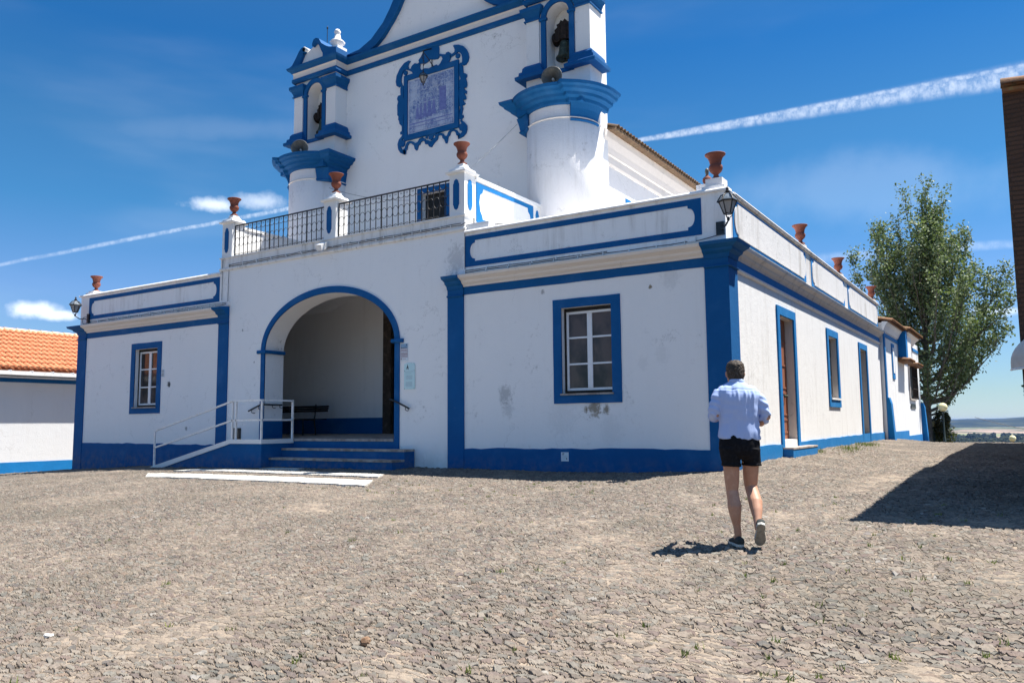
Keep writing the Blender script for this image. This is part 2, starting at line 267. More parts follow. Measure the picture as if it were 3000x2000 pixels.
# ---------------------------------------------------------------- mesh builder
class MB:
    def __init__(s): s.v = []; s.f = []; s.sm = []
    def add(s, vs, fs, smooth=False):
        o = len(s.v); s.v += [tuple(map(float, p)) for p in vs]; s.f += [tuple(i+o for i in f) for f in fs]; s.sm += [smooth]*len(fs); return s
    def box(s, x0, x1, y0, y1, z0, z1):
        vs = [(x, y, z) for x in (x0, x1) for y in (y0, y1) for z in (z0, z1)]
        return s.add(vs, [(0, 1, 3, 2), (4, 6, 7, 5), (0, 4, 5, 1), (2, 3, 7, 6), (0, 2, 6, 4), (1, 5, 7, 3)])
    def obox(s, p0, p1, wx, wz, up=(0, 0, 1)):
        a, b = Vector(p0), Vector(p1); d = (b-a).normalized(); u = Vector(up); sd_ = d.cross(u)
        if sd_.length < 1e-5: sd_ = d.cross(Vector((1, 0, 0)))
        sd_.normalize(); u = sd_.cross(d)
        vs = [p+sd_*(i*wx/2)+u*(j*wz/2) for p in (a, b) for i, j in ((-1, -1), (1, -1), (1, 1), (-1, 1))]
        return s.add(vs, [(3, 2, 1, 0), (4, 5, 6, 7), (0, 1, 5, 4), (1, 2, 6, 5), (2, 3, 7, 6), (3, 0, 4, 7)])
    def prism(s, outer, d0, d1, plane='XZ', holes=()):
        loops = [list(outer)]+[list(h) for h in holes]
        flat = [p for l in loops for p in l]
        tris = tessellate_polygon([[Vector((p[0], p[1], 0)) for p in l] for l in loops])
        def mk(p, d):
            return (p[0], d, p[1]) if plane == 'XZ' else (d, p[0], p[1]) if plane == 'YZ' else (p[0], p[1], d)
        n = len(flat); vs = [mk(p, d0) for p in flat]+[mk(p, d1) for p in flat]
        fs = [tuple(t) for t in tris]+[tuple(n+i for i in reversed(t)) for t in tris]
        o = 0
        for l in loops:
            k = len(l)
            fs += [(o+i, o+(i+1) % k, n+o+(i+1) % k, n+o+i) for i in range(k)]
            o += k
        return s.add(vs, fs)
    def sweep(s, path, prof, closed=False, smooth=False):
        P = [Vector((p[0], p[1])) for p in path]; n = len(P); k = len(prof); vs = []
        for i in range(n):
            dirs = []
            if closed or i > 0: dirs.append((P[i]-P[i-1]).normalized())
            if closed or i < n-1: dirs.append((P[(i+1) % n]-P[i]).normalized())
            ns = [Vector((d.y, -d.x)) for d in dirs]
            m = sum(ns, Vector((0, 0)))
            m = m/m.length; m = m/max(.3, m.dot(ns[0]))
            vs += [(P[i].x+m.x*o, P[i].y+m.y*o, z) for o, z in prof]
        fs = []
        for i in range(n if closed else n-1):
            a, b = i*k, ((i+1) % n)*k
            fs += [(a+j, a+(j+1) % k, b+(j+1) % k, b+j) for j in range(k)]
        if not closed: fs += [tuple(range(k))[::-1], tuple((n-1)*k+j for j in range(k))]
        return s.add(vs, fs, smooth)
    def lathe(s, prof, c, seg=24, axis='Z', smooth=True, a0=0, a1=2*math.pi, M=None):
        k = len(prof); full = abs(a1-a0-2*math.pi) < 1e-4; n = seg if full else seg+1; vs = []
        for i in range(n):
            a = a0+(a1-a0)*i/seg; ca, sa = math.cos(a), math.sin(a)
            for r, z in prof:
                p = (r*ca, r*sa, z) if axis == 'Z' else (r*ca, z, r*sa) if axis == 'Y' else (z, r*ca, r*sa)
                if M: p = tuple(M @ Vector(p))
                vs.append((c[0]+p[0], c[1]+p[1], c[2]+p[2]))
        fs = [(i*k+j, ((i+1) % n)*k+j, ((i+1) % n)*k+j+1, i*k+j+1) for i in range(seg) for j in range(k-1)]
        return s.add(vs, fs, smooth)
    def tube(s, pts, r, seg=6, smooth=True, caps=True):
        P = [Vector(p) for p in pts]; n = len(P); R = r if isinstance(r, (list, tuple)) else [r]*n; vs = []; prev = None
        for i in range(n):
            d = (P[min(i+1, n-1)]-P[max(i-1, 0)]).normalized()
            u = prev if prev is not None else (Vector((0, 0, 1)) if abs(d.z) < .9 else Vector((1, 0, 0)))
            u = (u-d*u.dot(d)).normalized(); prev = u; v = d.cross(u)
            vs += [P[i]+(u*math.cos(2*math.pi*j/seg)+v*math.sin(2*math.pi*j/seg))*R[i] for j in range(seg)]
        fs = [(i*seg+j, i*seg+(j+1) % seg, (i+1)*seg+(j+1) % seg, (i+1)*seg+j) for i in range(n-1) for j in range(seg)]
        s.add(vs, fs, smooth)
        if caps: s.add([vs[j] for j in range(seg)]+[vs[(n-1)*seg+j] for j in range(seg)], [tuple(range(seg))[::-1], tuple(range(seg, 2*seg))])
        return s
    def build(s, name, m, parent=None, fix=True, off=None):
        me = bpy.data.meshes.new(name)
        vs = s.v if off is None else [(a-off[0], b-off[1], c-off[2]) for a, b, c in s.v]
        me.from_pydata(vs, [], s.f)
        me.polygons.foreach_set('use_smooth', s.sm)
        if fix:
            bm = bmesh.new(); bm.from_mesh(me); bmesh.ops.recalc_face_normals(bm, faces=bm.faces); bm.to_mesh(me); bm.free()
        if not isinstance(m, (list, tuple)): m = [m]
        for q in m: me.materials.append(MAT[q] if isinstance(q, str) else q)
        o = bpy.data.objects.new(name, me); C.objects.link(o)
        if parent is not None: o.parent = parent
        if off is not None and parent is None: o.location = off
        return o
def tag(o, label=None, cat=None, group=None, kind=None):
    if label: o['label'] = label
    if cat: o['category'] = cat
    if group: o['group'] = group
    if kind: o['kind'] = kind
    return o
def empty(name, label, cat, group=None, loc=(0, 0, 0)):
    e = bpy.data.objects.new(name, None); C.objects.link(e); e.location = loc; e.empty_display_size = .2
    return tag(e, label, cat, group)
def copy_tree(o, parent=None):
    kids = [k for k in C.objects if k.parent is o]
    c = o.copy(); C.objects.link(c); c.parent = parent
    for k in kids: copy_tree(k, c)
    return c
def arc(cx, cz, a, b, t0, t1, n):
    return [(cx+a*math.cos(math.radians(t0+(t1-t0)*i/n)), cz+b*math.sin(math.radians(t0+(t1-t0)*i/n))) for i in range(n+1)]
def rect(x0, x1, z0, z1): return [(x0, z0), (x1, z0), (x1, z1), (x0, z1)]
def wob(pts, amp=.008, step=.25):   # hand-painted edge: densify and wander a little
    out = []; n = len(pts)
    for i in range(n):
        a, b = pts[i], pts[(i+1) % n]; L = math.dist(a, b); k = max(1, int(L/step))
        for j in range(k):
            t = j/k; out.append((a[0]+(b[0]-a[0])*t+random.uniform(-amp, amp)*(j > 0), a[1]+(b[1]-a[1])*t+random.uniform(-amp, amp)*(j > 0)))
    return out
# ---------------------------------------------------------------- ground
GX = [-80, -27, -21.5, -15.8, -11.3, -7.3, -3, -1, 0, 1.5, 3, 10]; GZ = [-2.6, -1.66, -1.34, -1.06, -.975, -.965, -.985, -.92, -.88, -.88, -.88, -.85]
SX = [0, 1.8, 5.6, 7, 18, 20, 24, 30, 40, 70, 200, 450]; SZ = [-.88, -.78, -.75, -.70, -.69, -.70, -.95, -1.25, -2.3, -8, -34, -60]
def ground_z(X, Y):
    X = np.asarray(X, float); Y = np.asarray(Y, float); d = np.clip(-Y, 0, None)
    b = np.interp(X, GX, GZ)
    front = b-.042*np.clip(d, 0, 6.7)-.075*np.clip(d-6.7, 0, 4.3)-.03*np.clip(d-11, 0, 30)
    side = np.interp(Y, SX, SZ)-.14*np.clip(X/1.5, 0, 1)*np.clip(Y/3, 0, 1)
    t = np.clip(Y/.8, 0, 1)
    s = np.clip((X+3)/3, 0, 1)
    side = side*s+(1-s)*np.where(Y < 24, b, np.minimum(b, side))
    return np.where(Y > 0, side*t+(1-t)*b, front)
def gz(x, y): return float(ground_z(x, y))
def polar_sheet(name, radii, angs, m, drop=0, zf=ground_z):
    R, A = np.meshgrid(radii, angs, indexing='ij'); base = math.atan2(FWD.x, FWD.y)
    X = CAM.x+R*np.sin(A+base); Y = CAM.y+R*np.cos(A+base); Z = zf(X, Y)-drop
    n, k = R.shape; co = np.stack([X, Y, Z], -1).reshape(-1, 3)
    i, j = np.meshgrid(np.arange(n-1), np.arange(k), indexing='ij'); j2 = (j+1) % k
    q = np.stack([i*k+j, (i+1)*k+j, (i+1)*k+j2, i*k+j2], -1).reshape(-1, 4)
    me = bpy.data.meshes.new(name); me.vertices.add(len(co)); me.vertices.foreach_set('co', co.ravel().astype(np.float32))
    me.loops.add(q.size); me.loops.foreach_set('vertex_index', q.ravel().astype(np.int32))
    me.polygons.add(len(q)); me.polygons.foreach_set('loop_start', np.arange(0, q.size, 4, dtype=np.int32)); me.polygons.foreach_set('loop_total', np.full(len(q), 4, dtype=np.int32))
    me.polygons.foreach_set('use_smooth', np.ones(len(q), bool)); me.update(calc_edges=True)
    if me.polygons[0].normal.z < 0: me.flip_normals()
    me.materials.append(m); o = bpy.data.objects.new(name, me); C.objects.link(o); o['kind'] = 'structure'
    return o
def cobbles():
    m = bpy.data.materials.new('rough_cobbles'); m.use_nodes = True; t = NT(m.node_tree); b = m.node_tree.nodes['Principled BSDF']
    b.inputs['Roughness'].default_value = .9; b.inputs['Specular IOR Level'].default_value = .2
    co = t.node('ShaderNodeTexCoord').outputs['Object']
    flat = t.vmath('MULTIPLY', co, (1, 1, 0))
    warp = t.vmath('SCALE', t.vmath('SUBTRACT', t.noise(flat, 1.1, 2, .5, out=1), (.5, .5, .5)), scale=.22)
    warp2 = t.vmath('SCALE', t.vmath('SUBTRACT', t.noise(flat, 13, 2, .6, out=1), (.5, .5, .5)), scale=.026)
    p = t.vmath('ADD', t.vmath('ADD', flat, warp), warp2)
    mp = t.node('ShaderNodeMapping'); t.put(mp.inputs[0], p); mp.inputs['Rotation'].default_value = (0, 0, math.radians(-32)); mp.inputs['Scale'].default_value = (.52, 1.12, 0)
    q = mp.outputs[0]
    S = 22.5
    def vor(feat, sc):
        v = t.node('ShaderNodeTexVoronoi', feature=feat, voronoi_dimensions='2D'); t.put(v.inputs['Vector'], q); v.inputs['Scale'].default_value = sc; v.inputs['Randomness'].default_value = .95
        return v
    v1 = vor('F1', S); e1 = vor('DISTANCE_TO_EDGE', S)
    rnd = t.node('ShaderNodeSeparateColor'); t.put(rnd.inputs[0], v1.outputs['Color'])
    r1, r2, r3 = rnd.outputs
    edge = t.math('ADD', e1.outputs[0], t.math('MULTIPLY', t.math('SUBTRACT', t.noise(flat, 40, 3, .6), .5), .05))
    dome = t.smooth(edge, .015, t.math('ADD', .13, 0) if False else .15)
    loc = t.vmath('SUBTRACT', t.vmath('SCALE', q, scale=1), v1.outputs['Position'])
    lc = t.vmath('SUBTRACT', q, v1.outputs['Position'])
    tdir = t.vmath('SUBTRACT', v1.outputs['Color'], (.5, .5, .5))
    tilt = t.math('MULTIPLY', t.vmath('DOT_PRODUCT', lc, tdir), .42)
    hs = t.math('MULTIPLY', dome, t.math('ADD', .010, t.math('MULTIPLY', r2, .017)))
    hs = t.math('ADD', hs, t.math('MULTIPLY', tilt, dome))
    # faceted break-up of each stone's face
    vf = t.node('ShaderNodeTexVoronoi', feature='F1', voronoi_dimensions='2D'); t.put(vf.inputs['Vector'], p); vf.inputs['Scale'].default_value = 34
    hs = t.math('ADD', hs, t.math('MULTIPLY', t.math('SUBTRACT', t.noise(flat, 30, 4, .62), .5), .010))
    hs = t.math('SUBTRACT', hs, t.math('MULTIPLY', vf.outputs[0], .004))
    big = t.noise(flat, .55, 4, .6); med = t.noise(flat, 2.3, 4, .65)
    sand = t.math('ADD', t.math('MULTIPLY', t.smooth(t.math('ADD', t.math('MULTIPLY', big, .6), t.math('MULTIPLY', med, .45)), .50, .72), .017), .0012)
    sand = t.math('ADD', sand, t.math('MULTIPLY', t.math('SUBTRACT', t.noise(flat, 60, 3, .7), .5), .008))
    h = t.math('MAXIMUM', hs, sand)
    isand = t.smooth(t.math('SUBTRACT', sand, hs), -.0018, .0016)
    pal = t.ramp(r1, [(0, (.20, .175, .155)), (.14, (.30, .255, .22)), (.3, (.245, .235, .215)), (.44, (.38, .315, .265)), (.56, (.31, .235, .215)), (.66, (.44, .37, .31)), (.76, (.235, .24, .225)), (.85, (.38, .31, .275)), (.93, (.40, .29, .225)), (.955, (.30, .29, .27)), (.992, (.60, .58, .55))], 'CONSTANT')
    pal = t.mix(.02, pal, (.30, .255, .22))
    stone = t.mix(t.smooth(t.noise(flat, 24, 6, .75), .28, .72), t.mix(.24, pal, (.10, .09, .075)), t.mix(.22, pal, (.58, .535, .455)))
    stone = t.mix(1, stone, (.80, .80, .82), 'MULTIPLY'); stone = t.mix(t.math('MULTIPLY', t.smooth(r3, .55, 1.0), .34), stone, (.50, .47, .42)); stone = t.mix(t.math('MULTIPLY', t.smooth(r3, .22, .0), .5), stone, (.125, .10, .115)); stone = t.mix(t.math('MULTIPLY', t.smooth(r2, .35, .0), .35), stone, (.13, .12, .105))
    sandc = t.mix(t.noise(flat, 45, 5, .75), (.22, .165, .13), (.64, .555, .46))
    deep = t.smooth(t.math('SUBTRACT', .0045, h), 0, .006)
    col = t.mix(isand, stone, sandc)
    gap = t.math('MULTIPLY', t.math('SUBTRACT', 1, t.smooth(edge, .02, .085)), t.smooth(t.noise(flat, 7.5, 4, .7), .44, .56))
    col = t.mix(t.math('MULTIPLY', gap, t.math('SUBTRACT', 1, t.smooth(sand, .012, .019))), col, (.035, .028, .022))
    crevice_shade = t.smooth(t.noise(t.vmath('MULTIPLY', q, (.7, 1.3, 0)), 30, 4, .75), .66, .74); col = t.mix(t.math('MULTIPLY', crevice_shade, .7), col, (.05, .042, .033))  # sparse crevice shadows painted into the ground colour as stretched dark flecks
    # worn, dusty and mossy areas
    col = t.mix(t.math('MULTIPLY', t.smooth(t.noise(flat, .33, 4, .6), .50, .66), .28), col, (.16, .15, .12))
    GS = .60
    col = t.mix(t.math('MULTIPLY', t.smooth(big, .42, .66), .16), col, (.52, .43, .36))
    moss = t.math('MULTIPLY', t.smooth(t.noise(flat, .9, 5, .6), .58, .75), t.math('MULTIPLY', isand, t.smooth(t.noise(flat, 9, 3, .6), .52, .66)))
    col = t.mix(t.math('MULTIPLY', moss, .6), col, (.13, .15, .05))
    t.put(b.inputs['Base Color'], t.mix(1, col, (GS*1.02, GS*.985, GS*.925), 'MULTIPLY'))
    dn = t.node('ShaderNodeDisplacement'); dn.inputs['Midlevel'].default_value = 0; dn.inputs['Scale'].default_value = 1.25
    t.put(dn.inputs['Height'], t.math('ADD', h, t.math('MULTIPLY', t.math('SUBTRACT', t.noise(flat, .8, 3, .5), .5), .05)))
    t.l.new(dn.outputs[0], m.node_tree.nodes['Material Output'].inputs['Displacement'])
    m.displacement_method = 'BOTH'
    return m
rad = [.3, .8, 1.4, 2.0, 2.6]; r = 3.0
while r < 62:
    rad.append(r); r += max(.008, min(r*r*.62/1350, .035 if r < 24 else .25))
half = math.radians(35.5)
angs = np.concatenate([np.linspace(-half, half, 1250), np.linspace(half, 2*math.pi-half, 130)[1:-1]])
ground = polar_sheet('cobbled_ground', np.array(rad), angs, cobbles())
def plain_fn(t, co, b):
    s = t.node('ShaderNodeTexVoronoi', feature='F1'); t.put(s.inputs['Vector'], t.vmath('MULTIPLY', co, (1, 1, 0))); s.inputs['Scale'].default_value = .0016
    sp = t.node('ShaderNodeSeparateColor'); t.put(sp.inputs[0], s.outputs['Color'])
    c = t.ramp(sp.outputs[0], [(0, (.30, .22, .17)), (.25, (.38, .29, .22)), (.5, (.20, .21, .12)), (.7, (.34, .24, .18)), (.85, (.24, .24, .15))], 'CONSTANT')
    w2 = t.smooth(t.noise(co, .0035, 6, .65), .50, .58)
    c = t.mix(t.math('MULTIPLY', w2, .9), c, (.045, .07, .035))
    d = t.vmath('LENGTH', co)
    forest = t.math('ADD', t.smooth(d, 5000, 6000), t.math('SUBTRACT', 1, t.smooth(d, 3000, 3700)), clamp=True)
    wn = t.smooth(t.noise(co, .006, 7, .7), .36, .62)
    c = t.mix(t.math('MULTIPLY', forest, wn), c, t.mix(t.noise(co, .02, 4, .6), (.03, .05, .025), (.075, .10, .05)))
    c = t.mix(t.math('MULTIPLY', t.smooth(t.noise(co, .011, 6, .8), .68, .72), .8), c, (.6, .56, .5))
    t.put(b.inputs['Base Color'], c)
MAT['plain'] = mat('farmland', (.3, .24, .18), .95, fn=plain_fn, spec=.05)
def plain_z(X, Y):
    D_ = np.hypot(X-CAM.x, Y-CAM.y); g = ground_z(X, Y)
    far = -60+8*np.sin(X*.0011+1)*np.cos(Y*.0009)*np.clip((D_-600)/1500, 0, 1)
    return np.where(D_ > 500, far, np.minimum(g, far*np.clip((D_-60)/440, 0, 1)-1.9-.0*D_))
polar_sheet('plain', np.concatenate([np.linspace(57, 520, 24), np.geomspace(560, 11500, 60)]), np.linspace(0, 2*math.pi, 241)[:-1], MAT['plain'], .1, plain_z)
def hill_fn(t, co, b):
    t.put(b.inputs['Base Color'], t.mix(t.smooth(t.noise(co, .004, 7, .7), .4, .62), (.016, .026, .02), (.05, .058, .035)))
MAT['hill'] = mat('wooded_hills', (.05, .07, .04), .95, fn=hill_fn, spec=.05)
def hill_z(X, Y):
    D_ = np.hypot(X-CAM.x, Y-CAM.y); A = np.arctan2(X, Y)
    rr = 40+26*np.sin(A*9+1)+14*np.sin(A*23+.5)+7*np.sin(A*61)+4*np.sin(A*140+2)
    return -75+(50+rr*.5)*np.clip((D_-6200)/1600, 0, 1)**1.5+(5+rr*.25)*np.clip((D_-9500)/3500, 0, 1)
polar_sheet('hills', np.linspace(6000, 13500, 26), np.linspace(0, 2*math.pi, 721)[:-1], MAT['hill'], 0, hill_z)

# ---------------------------------------------------------------- the church
church = empty('church', 'large white church with blue trim, twin bell towers and a balcony over its porch', 'church')
def part(mb, name, m, parent=church, **k): return mb.build(name, m, parent, **k)
ARX, ARA, ARB, ARS = -10.2, 2.26, 1.34, 1.97     # porch arch: centre, half width, rise, springing
AXC = -10.36                                      # axis of the upper church
arch_in = [(ARX-ARA, -.33)]+arc(ARX, ARS, ARA, ARB, 180, 0, 48)+[(ARX+ARA, -.33)]
WIN = [(-3.475, -2.35, .60, 2.35), (-18.33, -17.2, .60, 2.35)]
front = [(-21.48, -2.2), (0, -2.2), (0, 4.25), (-5.93, 4.25), (-5.93, 4.36), (-14.36, 4.36), (-14.36, 4.25), (-21.48, 4.25)]
def up_to(lo, hi): return
# walls: lower white body and the mottled parapet above the cornice
mb = MB().prism([(-21.48, -2.2), (0, -2.2), (0, 3.27), (-5.93, 3.27), (-5.93, 4.36), (-14.36, 4.36), (-14.36, 3.27), (-21.48, 3.27)], 0, .62, 'XZ', [arch_in]+[rect(*w_) for w_ in WIN]); part(mb, 'front_wall', 'white')
mb = MB().box(-5.93, 0, 0, .3, 3.27, 4.25); part(mb, 'parapet', 'white_par')
mb = MB().box(-21.48, -14.36, 0, .3, 3.27, 4.25); part(mb, 'parapet', 'white_par')
DOORS = [(3.48, 4.74, -.56, 2.33)]; SWIN = (8.6, 9.76, .62, 2.32); DOOR2 = (13.5, 14.72, -.41, 2.33)
mb = MB().prism([(.62, -2.2), (17.9, -2.2), (17.9, 3.27), (.62, 3.27)], -.75, 0, 'YZ', [rect(*DOORS[0]), rect(*SWIN), rect(*DOOR2)]); part(mb, 'side_wall', 'white_side')
mb = MB().box(-.3, 0, .3, 17.9, 3.27, 4.25); part(mb, 'parapet', 'white_dirty')
mb = MB().box(-21.48, -21.1, .62, 17.9, -2.2, 4.25).box(-21.1, -.75, 17.5, 17.9, -2.2, 4.2); part(mb, 'rear_wall', 'white')
mb = MB()
mb.add([(-5.93, .3, 4.52), (-.3, .3, 3.95), (-.3, 17.5, 3.95), (-5.93, 17.5, 4.52)], [(0, 1, 2, 3)])
mb.add([(-14.36, .3, 4.1), (-21.1, .3, 3.9), (-21.1, 17.5, 3.9), (-14.36, 17.5, 4.1)], [(3, 2, 1, 0)]); part(mb, 'wing_roof', 'white_rough', fix=False)
# copings
cop = [(-.02, 4.25), (.05, 4.25), (.06, 4.28), (.03, 4.315), (-.32, 4.34), (-.34, 4.25)]
mb = MB().sweep([(-21.48, 14), (-21.48, 0), (-14.38, 0)], cop); part(mb, 'coping', 'white_par')
mb = MB().sweep([(-5.91, 0), (0, 0), (0, .5)], cop); part(mb, 'coping', 'white_par')
mb = MB().sweep([(0, .5), (0, 17.9)], [(-.02, 4.25), (.05, 4.25), (.07, 4.29), (.03, 4.34), (-.3, 4.36), (-.34, 4.25)]); part(mb, 'coping', 'cornice_dirty')
# cornices
cor = [(0, 3.04), (.03, 3.04), (.045, 3.075), (.11, 3.12), (.125, 3.16), (.18, 3.19), (.235, 3.215), (.26, 3.27), (0, 3.30)]
for a, b_ in ((-21.04, -14.37), (-5.94, -.42)):
    part(MB().sweep([(a, 0), (b_, 0)], cor), 'cornice', 'cream')
    part(MB().prism(wob(rect(a, b_, 2.862, 3.04), .006, .4), -.012, .01), 'blue_band', 'blue')
part(MB().sweep([(0, .52), (0, 17.9)], [(o*.78, z) for o, z in cor]), 'cornice', 'cornice_dirty')
part(MB().prism(rect(.5, 17.9, 2.87, 3.04), -.01, .012, 'YZ'), 'blue_band', 'blue_side')
part(MB().sweep([(0, .5), (0, 17.9)], [(0, 2.80), (.02, 2.80), (.055, 2.83), (.055, 2.862), (0, 2.868)]), 'string_course', 'white_side')
cap = [(0, 3.0), (.05, 3.0), (.075, 3.075), (.145, 3.12), (.16, 3.16), (.215, 3.19), (.275, 3.215), (.30, 3.275), (0, 3.305)]
ring = [(0, 2.83), (.06, 2.83), (.075, 2.85), (.06, 2.872), (0, 2.872)]
P = .035
for nm, pts in (('left', [(-21.48, .3), (-21.48, 0), (-21.04, 0)]), ('b', [(-14.39, 0), (-13.97, 0)]), ('c', [(-6.38, 0), (-5.94, 0)]), ('corner', [(-.42, 0), (0, 0), (0, .5)])):
    pil = part(MB().sweep(pts, [(-.02, -2.1), (P, -2.1), (P, 3.02), (-.02, 3.02)]), 'pilaster', 'blue')
    part(MB().sweep(pts, cap), 'capital', 'blue', pil); part(MB().sweep(pts, ring), 'ring_moulding', 'blue', pil)
# plinths, painted
def plinth(x0, x1, zl, zr):
    n = int(abs(x1-x0)/.22); top = [(x0+(x1-x0)*i/n, zl+(zr-zl)*i/n+random.uniform(-.016, .016)) for i in range(n+1)]
    return MB().prism([(x1, -2.1), (x0, -2.1)]+top, -.02, .01)
part(plinth(-21.04, -14.39, -.465, -.50), 'plinth', 'blue'); part(plinth(-5.94, -.42, -.52, -.49), 'plinth', 'blue')
def splinth(y0, y1, z0, z1):
    n = max(2, int((y1-y0)/.3)); top = [(y0+(y1-y0)*i/n, z0+(z1-z0)*i/n+random.uniform(-.01, .01)) for i in range(n+1)]
    return MB().prism([(y1, -2.1), (y0, -2.1)]+top, -.01, .03, 'YZ')
for y0, y1, z0, z1 in ((.5, 3.28, -.475, -.48), (4.93, 13.3, -.465, -.43), (14.92, 17.9, -.43, -.42)): part(splinth(y0, y1, z0, z1), 'plinth', 'blue_side')
# painted frames on the parapets
def panel_frame(x0, x1, z0, z1, b=.115, bx=.13, r=None):
    zi0, zi1 = z0+b, z1-b; zc = (zi0+zi1)/2; hh = (zi1-zi0)/2; r = hh-.075
    h = [(x1-bx-hh-.0, zi1)]
    xr = x1-bx-r*.95; xl = x0+bx+r*.95
    inner = [(xl-.02, zi1), (xr+.02, zi1), (xr+.02, zi1-.05)]+[(xr+.05+(r*.95-.05)*math.cos(a), zc+(hh-.06)*math.sin(a)) for a in [math.pi/2*(1-i/7) for i in range(15)]]+[(xr+.02, zi0+.05), (xr+.02, zi0), (xl-.02, zi0), (xl-.02, zi0+.05)]
    inner += [(xl-.05-(r*.95-.05)*math.cos(a), zc-(hh-.06)*math.sin(a)) for a in [math.pi/2*(1-i/7) for i in range(15)]]+[(xl-.02, zi1-.05)]
    return rect(x0, x1, z0, z1), inner
for x0, x1 in ((-20.99, -14.42), (-5.9, -.45)):
    o_, i_ = panel_frame(x0, x1, 3.48, 4.18); part(MB().prism(o_, -.012, .01, 'XZ', [i_]), 'parapet_panel_frame', 'blue')
for y0, y1 in ((.42, 6.35), (6.95, 11.4), (11.95, 17.75)):
    o_, i_ = panel_frame(y0, y1, 3.45, 4.20, .055, .07); part(MB().prism(o_, -.01, .012, 'YZ', [i_]), 'parapet_panel_frame', 'blue_side')
    part(MB().prism(i_, -.005, .028, 'YZ'), 'parapet_panel', 'white_dirty')
# windows of the front
for (x0, x1, z0, z1) in WIN:
    wn = MB(); cw = .05
    y = .13
    wn.box(x0+.045, x1-.015, y, y+.05, z0+.06, z0+.06+cw).box(x0+.045, x1-.015, y, y+.05, z1-.075-cw, z1-.075)
    xm = (x0+x1)/2+.015
    for a in (x0+.045, x1-.015-cw): wn.box(a, a+cw, y, y+.05, z0+.06+cw, z1-.075-cw)
    wn.box(xm-.055, xm+.055, y-.008, y+.05, z0+.06+cw, z1-.075-cw)
    H = z1-z0-.135
    for k in (1, 2):
        zz = z0+.06+H*k/3
        wn.box(x0+.045+cw, xm-.055, y+.003, y+.045, zz-.018, zz+.018).box(xm+.055, x1-.015-cw, y+.003, y+.045, zz-.018, zz+.018)
    win = part(wn, 'window', 'pvc')
    part(MB().box(x0+.06, x1-.03, y+.02, y+.03, z0+.08, z1-.09), 'window_glass', 'glass', win)
    part(MB().prism(rect(x0+.001, x1-.001, z0+.001, z1-.001), .115, .20, 'XZ', [rect(x0+.045, x1-.015, z0+.06, z1-.075)]), 'window_reveal', 'dark_frame', win)
    part(MB().prism(wob(rect(x0-.195, x1+.20, z0-.2, z1+.18), .005, .3), -.02, .01, 'XZ', [rect(x0, x1, z0, z1)]), 'window_surround', 'blue', win)
    part(MB().box(x0-.03, x1+.03, -.05, .13, z0-.035, z0), 'window_sill', 'stone', win)
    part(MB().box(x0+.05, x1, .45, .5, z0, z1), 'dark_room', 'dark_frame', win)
mb = MB().box(-2.72, -2.53, .30, .40, .68, .94).box(-2.95, -2.4, .27, .44, .60, .66); part(mb, 'window_shelf', 'wood_dark')
# side wall openings
def surround(y0, y1, z0, z1, w_=.19, bot=None):
    return MB().prism(rect(y0-w_, y1+w_, z0 if bot is None else z0-bot, z1+w_), -.01, .035, 'YZ', [rect(y0, y1, z0-(.01 if bot is None else 0), z1)]) if bot is not None else \
        MB().prism([(y0-w_, z0-.3), (y0, z0-.3), (y0, z1), (y1, z1), (y1, z0-.3), (y1+w_, z0-.3), (y1+w_, z1+w_), (y0-w_, z1+w_)], -.01, .035, 'YZ')
y0, y1, z0, z1 = DOORS[0]
dr = MB().box(-.23, -.18, y0+.02, y1-.02, z0+.17, z1-.02)
dr.box(-.18, -.168, y0+.04, y1-.04, z1-.55, z1-.5)
for a, b_ in ((.30, .62), (.70, 1.22), (1.30, 1.85)):
    for ya, yb in ((y0+.1, (y0+y1)/2-.05), ((y0+y1)/2+.05, y1-.1)):
        dr.prism(rect(ya, yb, z0+a, z0+b_), -.185, -.165, 'YZ', [rect(ya+.04, yb-.04, z0+a+.04, z0+b_-.04)])
door = part(dr, 'side_door', 'door')
part(MB().lathe([(0, 0), (.03, 0), (.035, .02), (.02, .04), (.035, .06), (0, .08)], (-.18, y1-.3, .57), 12, 'X'), 'door_knob', 'bronze', door)
part(surround(y0, y1, z0, z1), 'door_surround', 'blue_side', door)
part(MB().box(-.22, -.0, y0+.001, y1-.001, z0-.01, z0+.16), 'threshold', 'white_side', door)
part(MB().box(-.179, -.003, y1-.012, y1-.002, z0+.16, z1-.002).box(-.179, -.003, y0+.002, y1-.012, z1-.012, z1-.002), 'door_jamb', 'jamb', door)
part(MB().box(.004, .24, 3.30, 5.62, -1.3, -.59), 'door_step', 'blue_side', door); part(MB().box(.0, .25, 3.29, 5.63, -.59, -.555), 'step_slab', 'stone', door)
y0, y1, z0, z1 = SWIN
sw = MB().prism(rect(y0+.02, y1-.02, z0+.06, z1-.02), -.2, -.15, 'YZ', [rect(y0+.08, (y0+y1)/2-.03, z0+.12+k*.52, z0+.58+k*.52) for k in range(3)]+[rect((y0+y1)/2+.03, y1-.08, z0+.12+k*.52, z0+.58+k*.52) for k in range(3)])
win = part(sw, 'window', 'door_old'); part(MB().box(-.19, -.18, y0+.05, y1-.05, z0+.1, z1-.06), 'window_glass', 'glass', win)
part(surround(y0, y1, z0, z1, .19, .24), 'window_surround', 'blue_side', win); part(MB().box(-.14, .06, y0-.02, y1+.05, z0-.04, z0+.01), 'window_sill', 'white_side', win)
part(MB().box(-.149, -.003, y1-.012, y1-.002, z0+.02, z1-.002), 'window_jamb', 'jamb', win)
y0, y1, z0, z1 = DOOR2
d2 = part(MB().box(-.66, -.6, y0, y1, z0, z1), 'side_door', 'door_old'); part(surround(y0, y1, z0, z1, .19), 'door_surround', 'blue_side', d2)
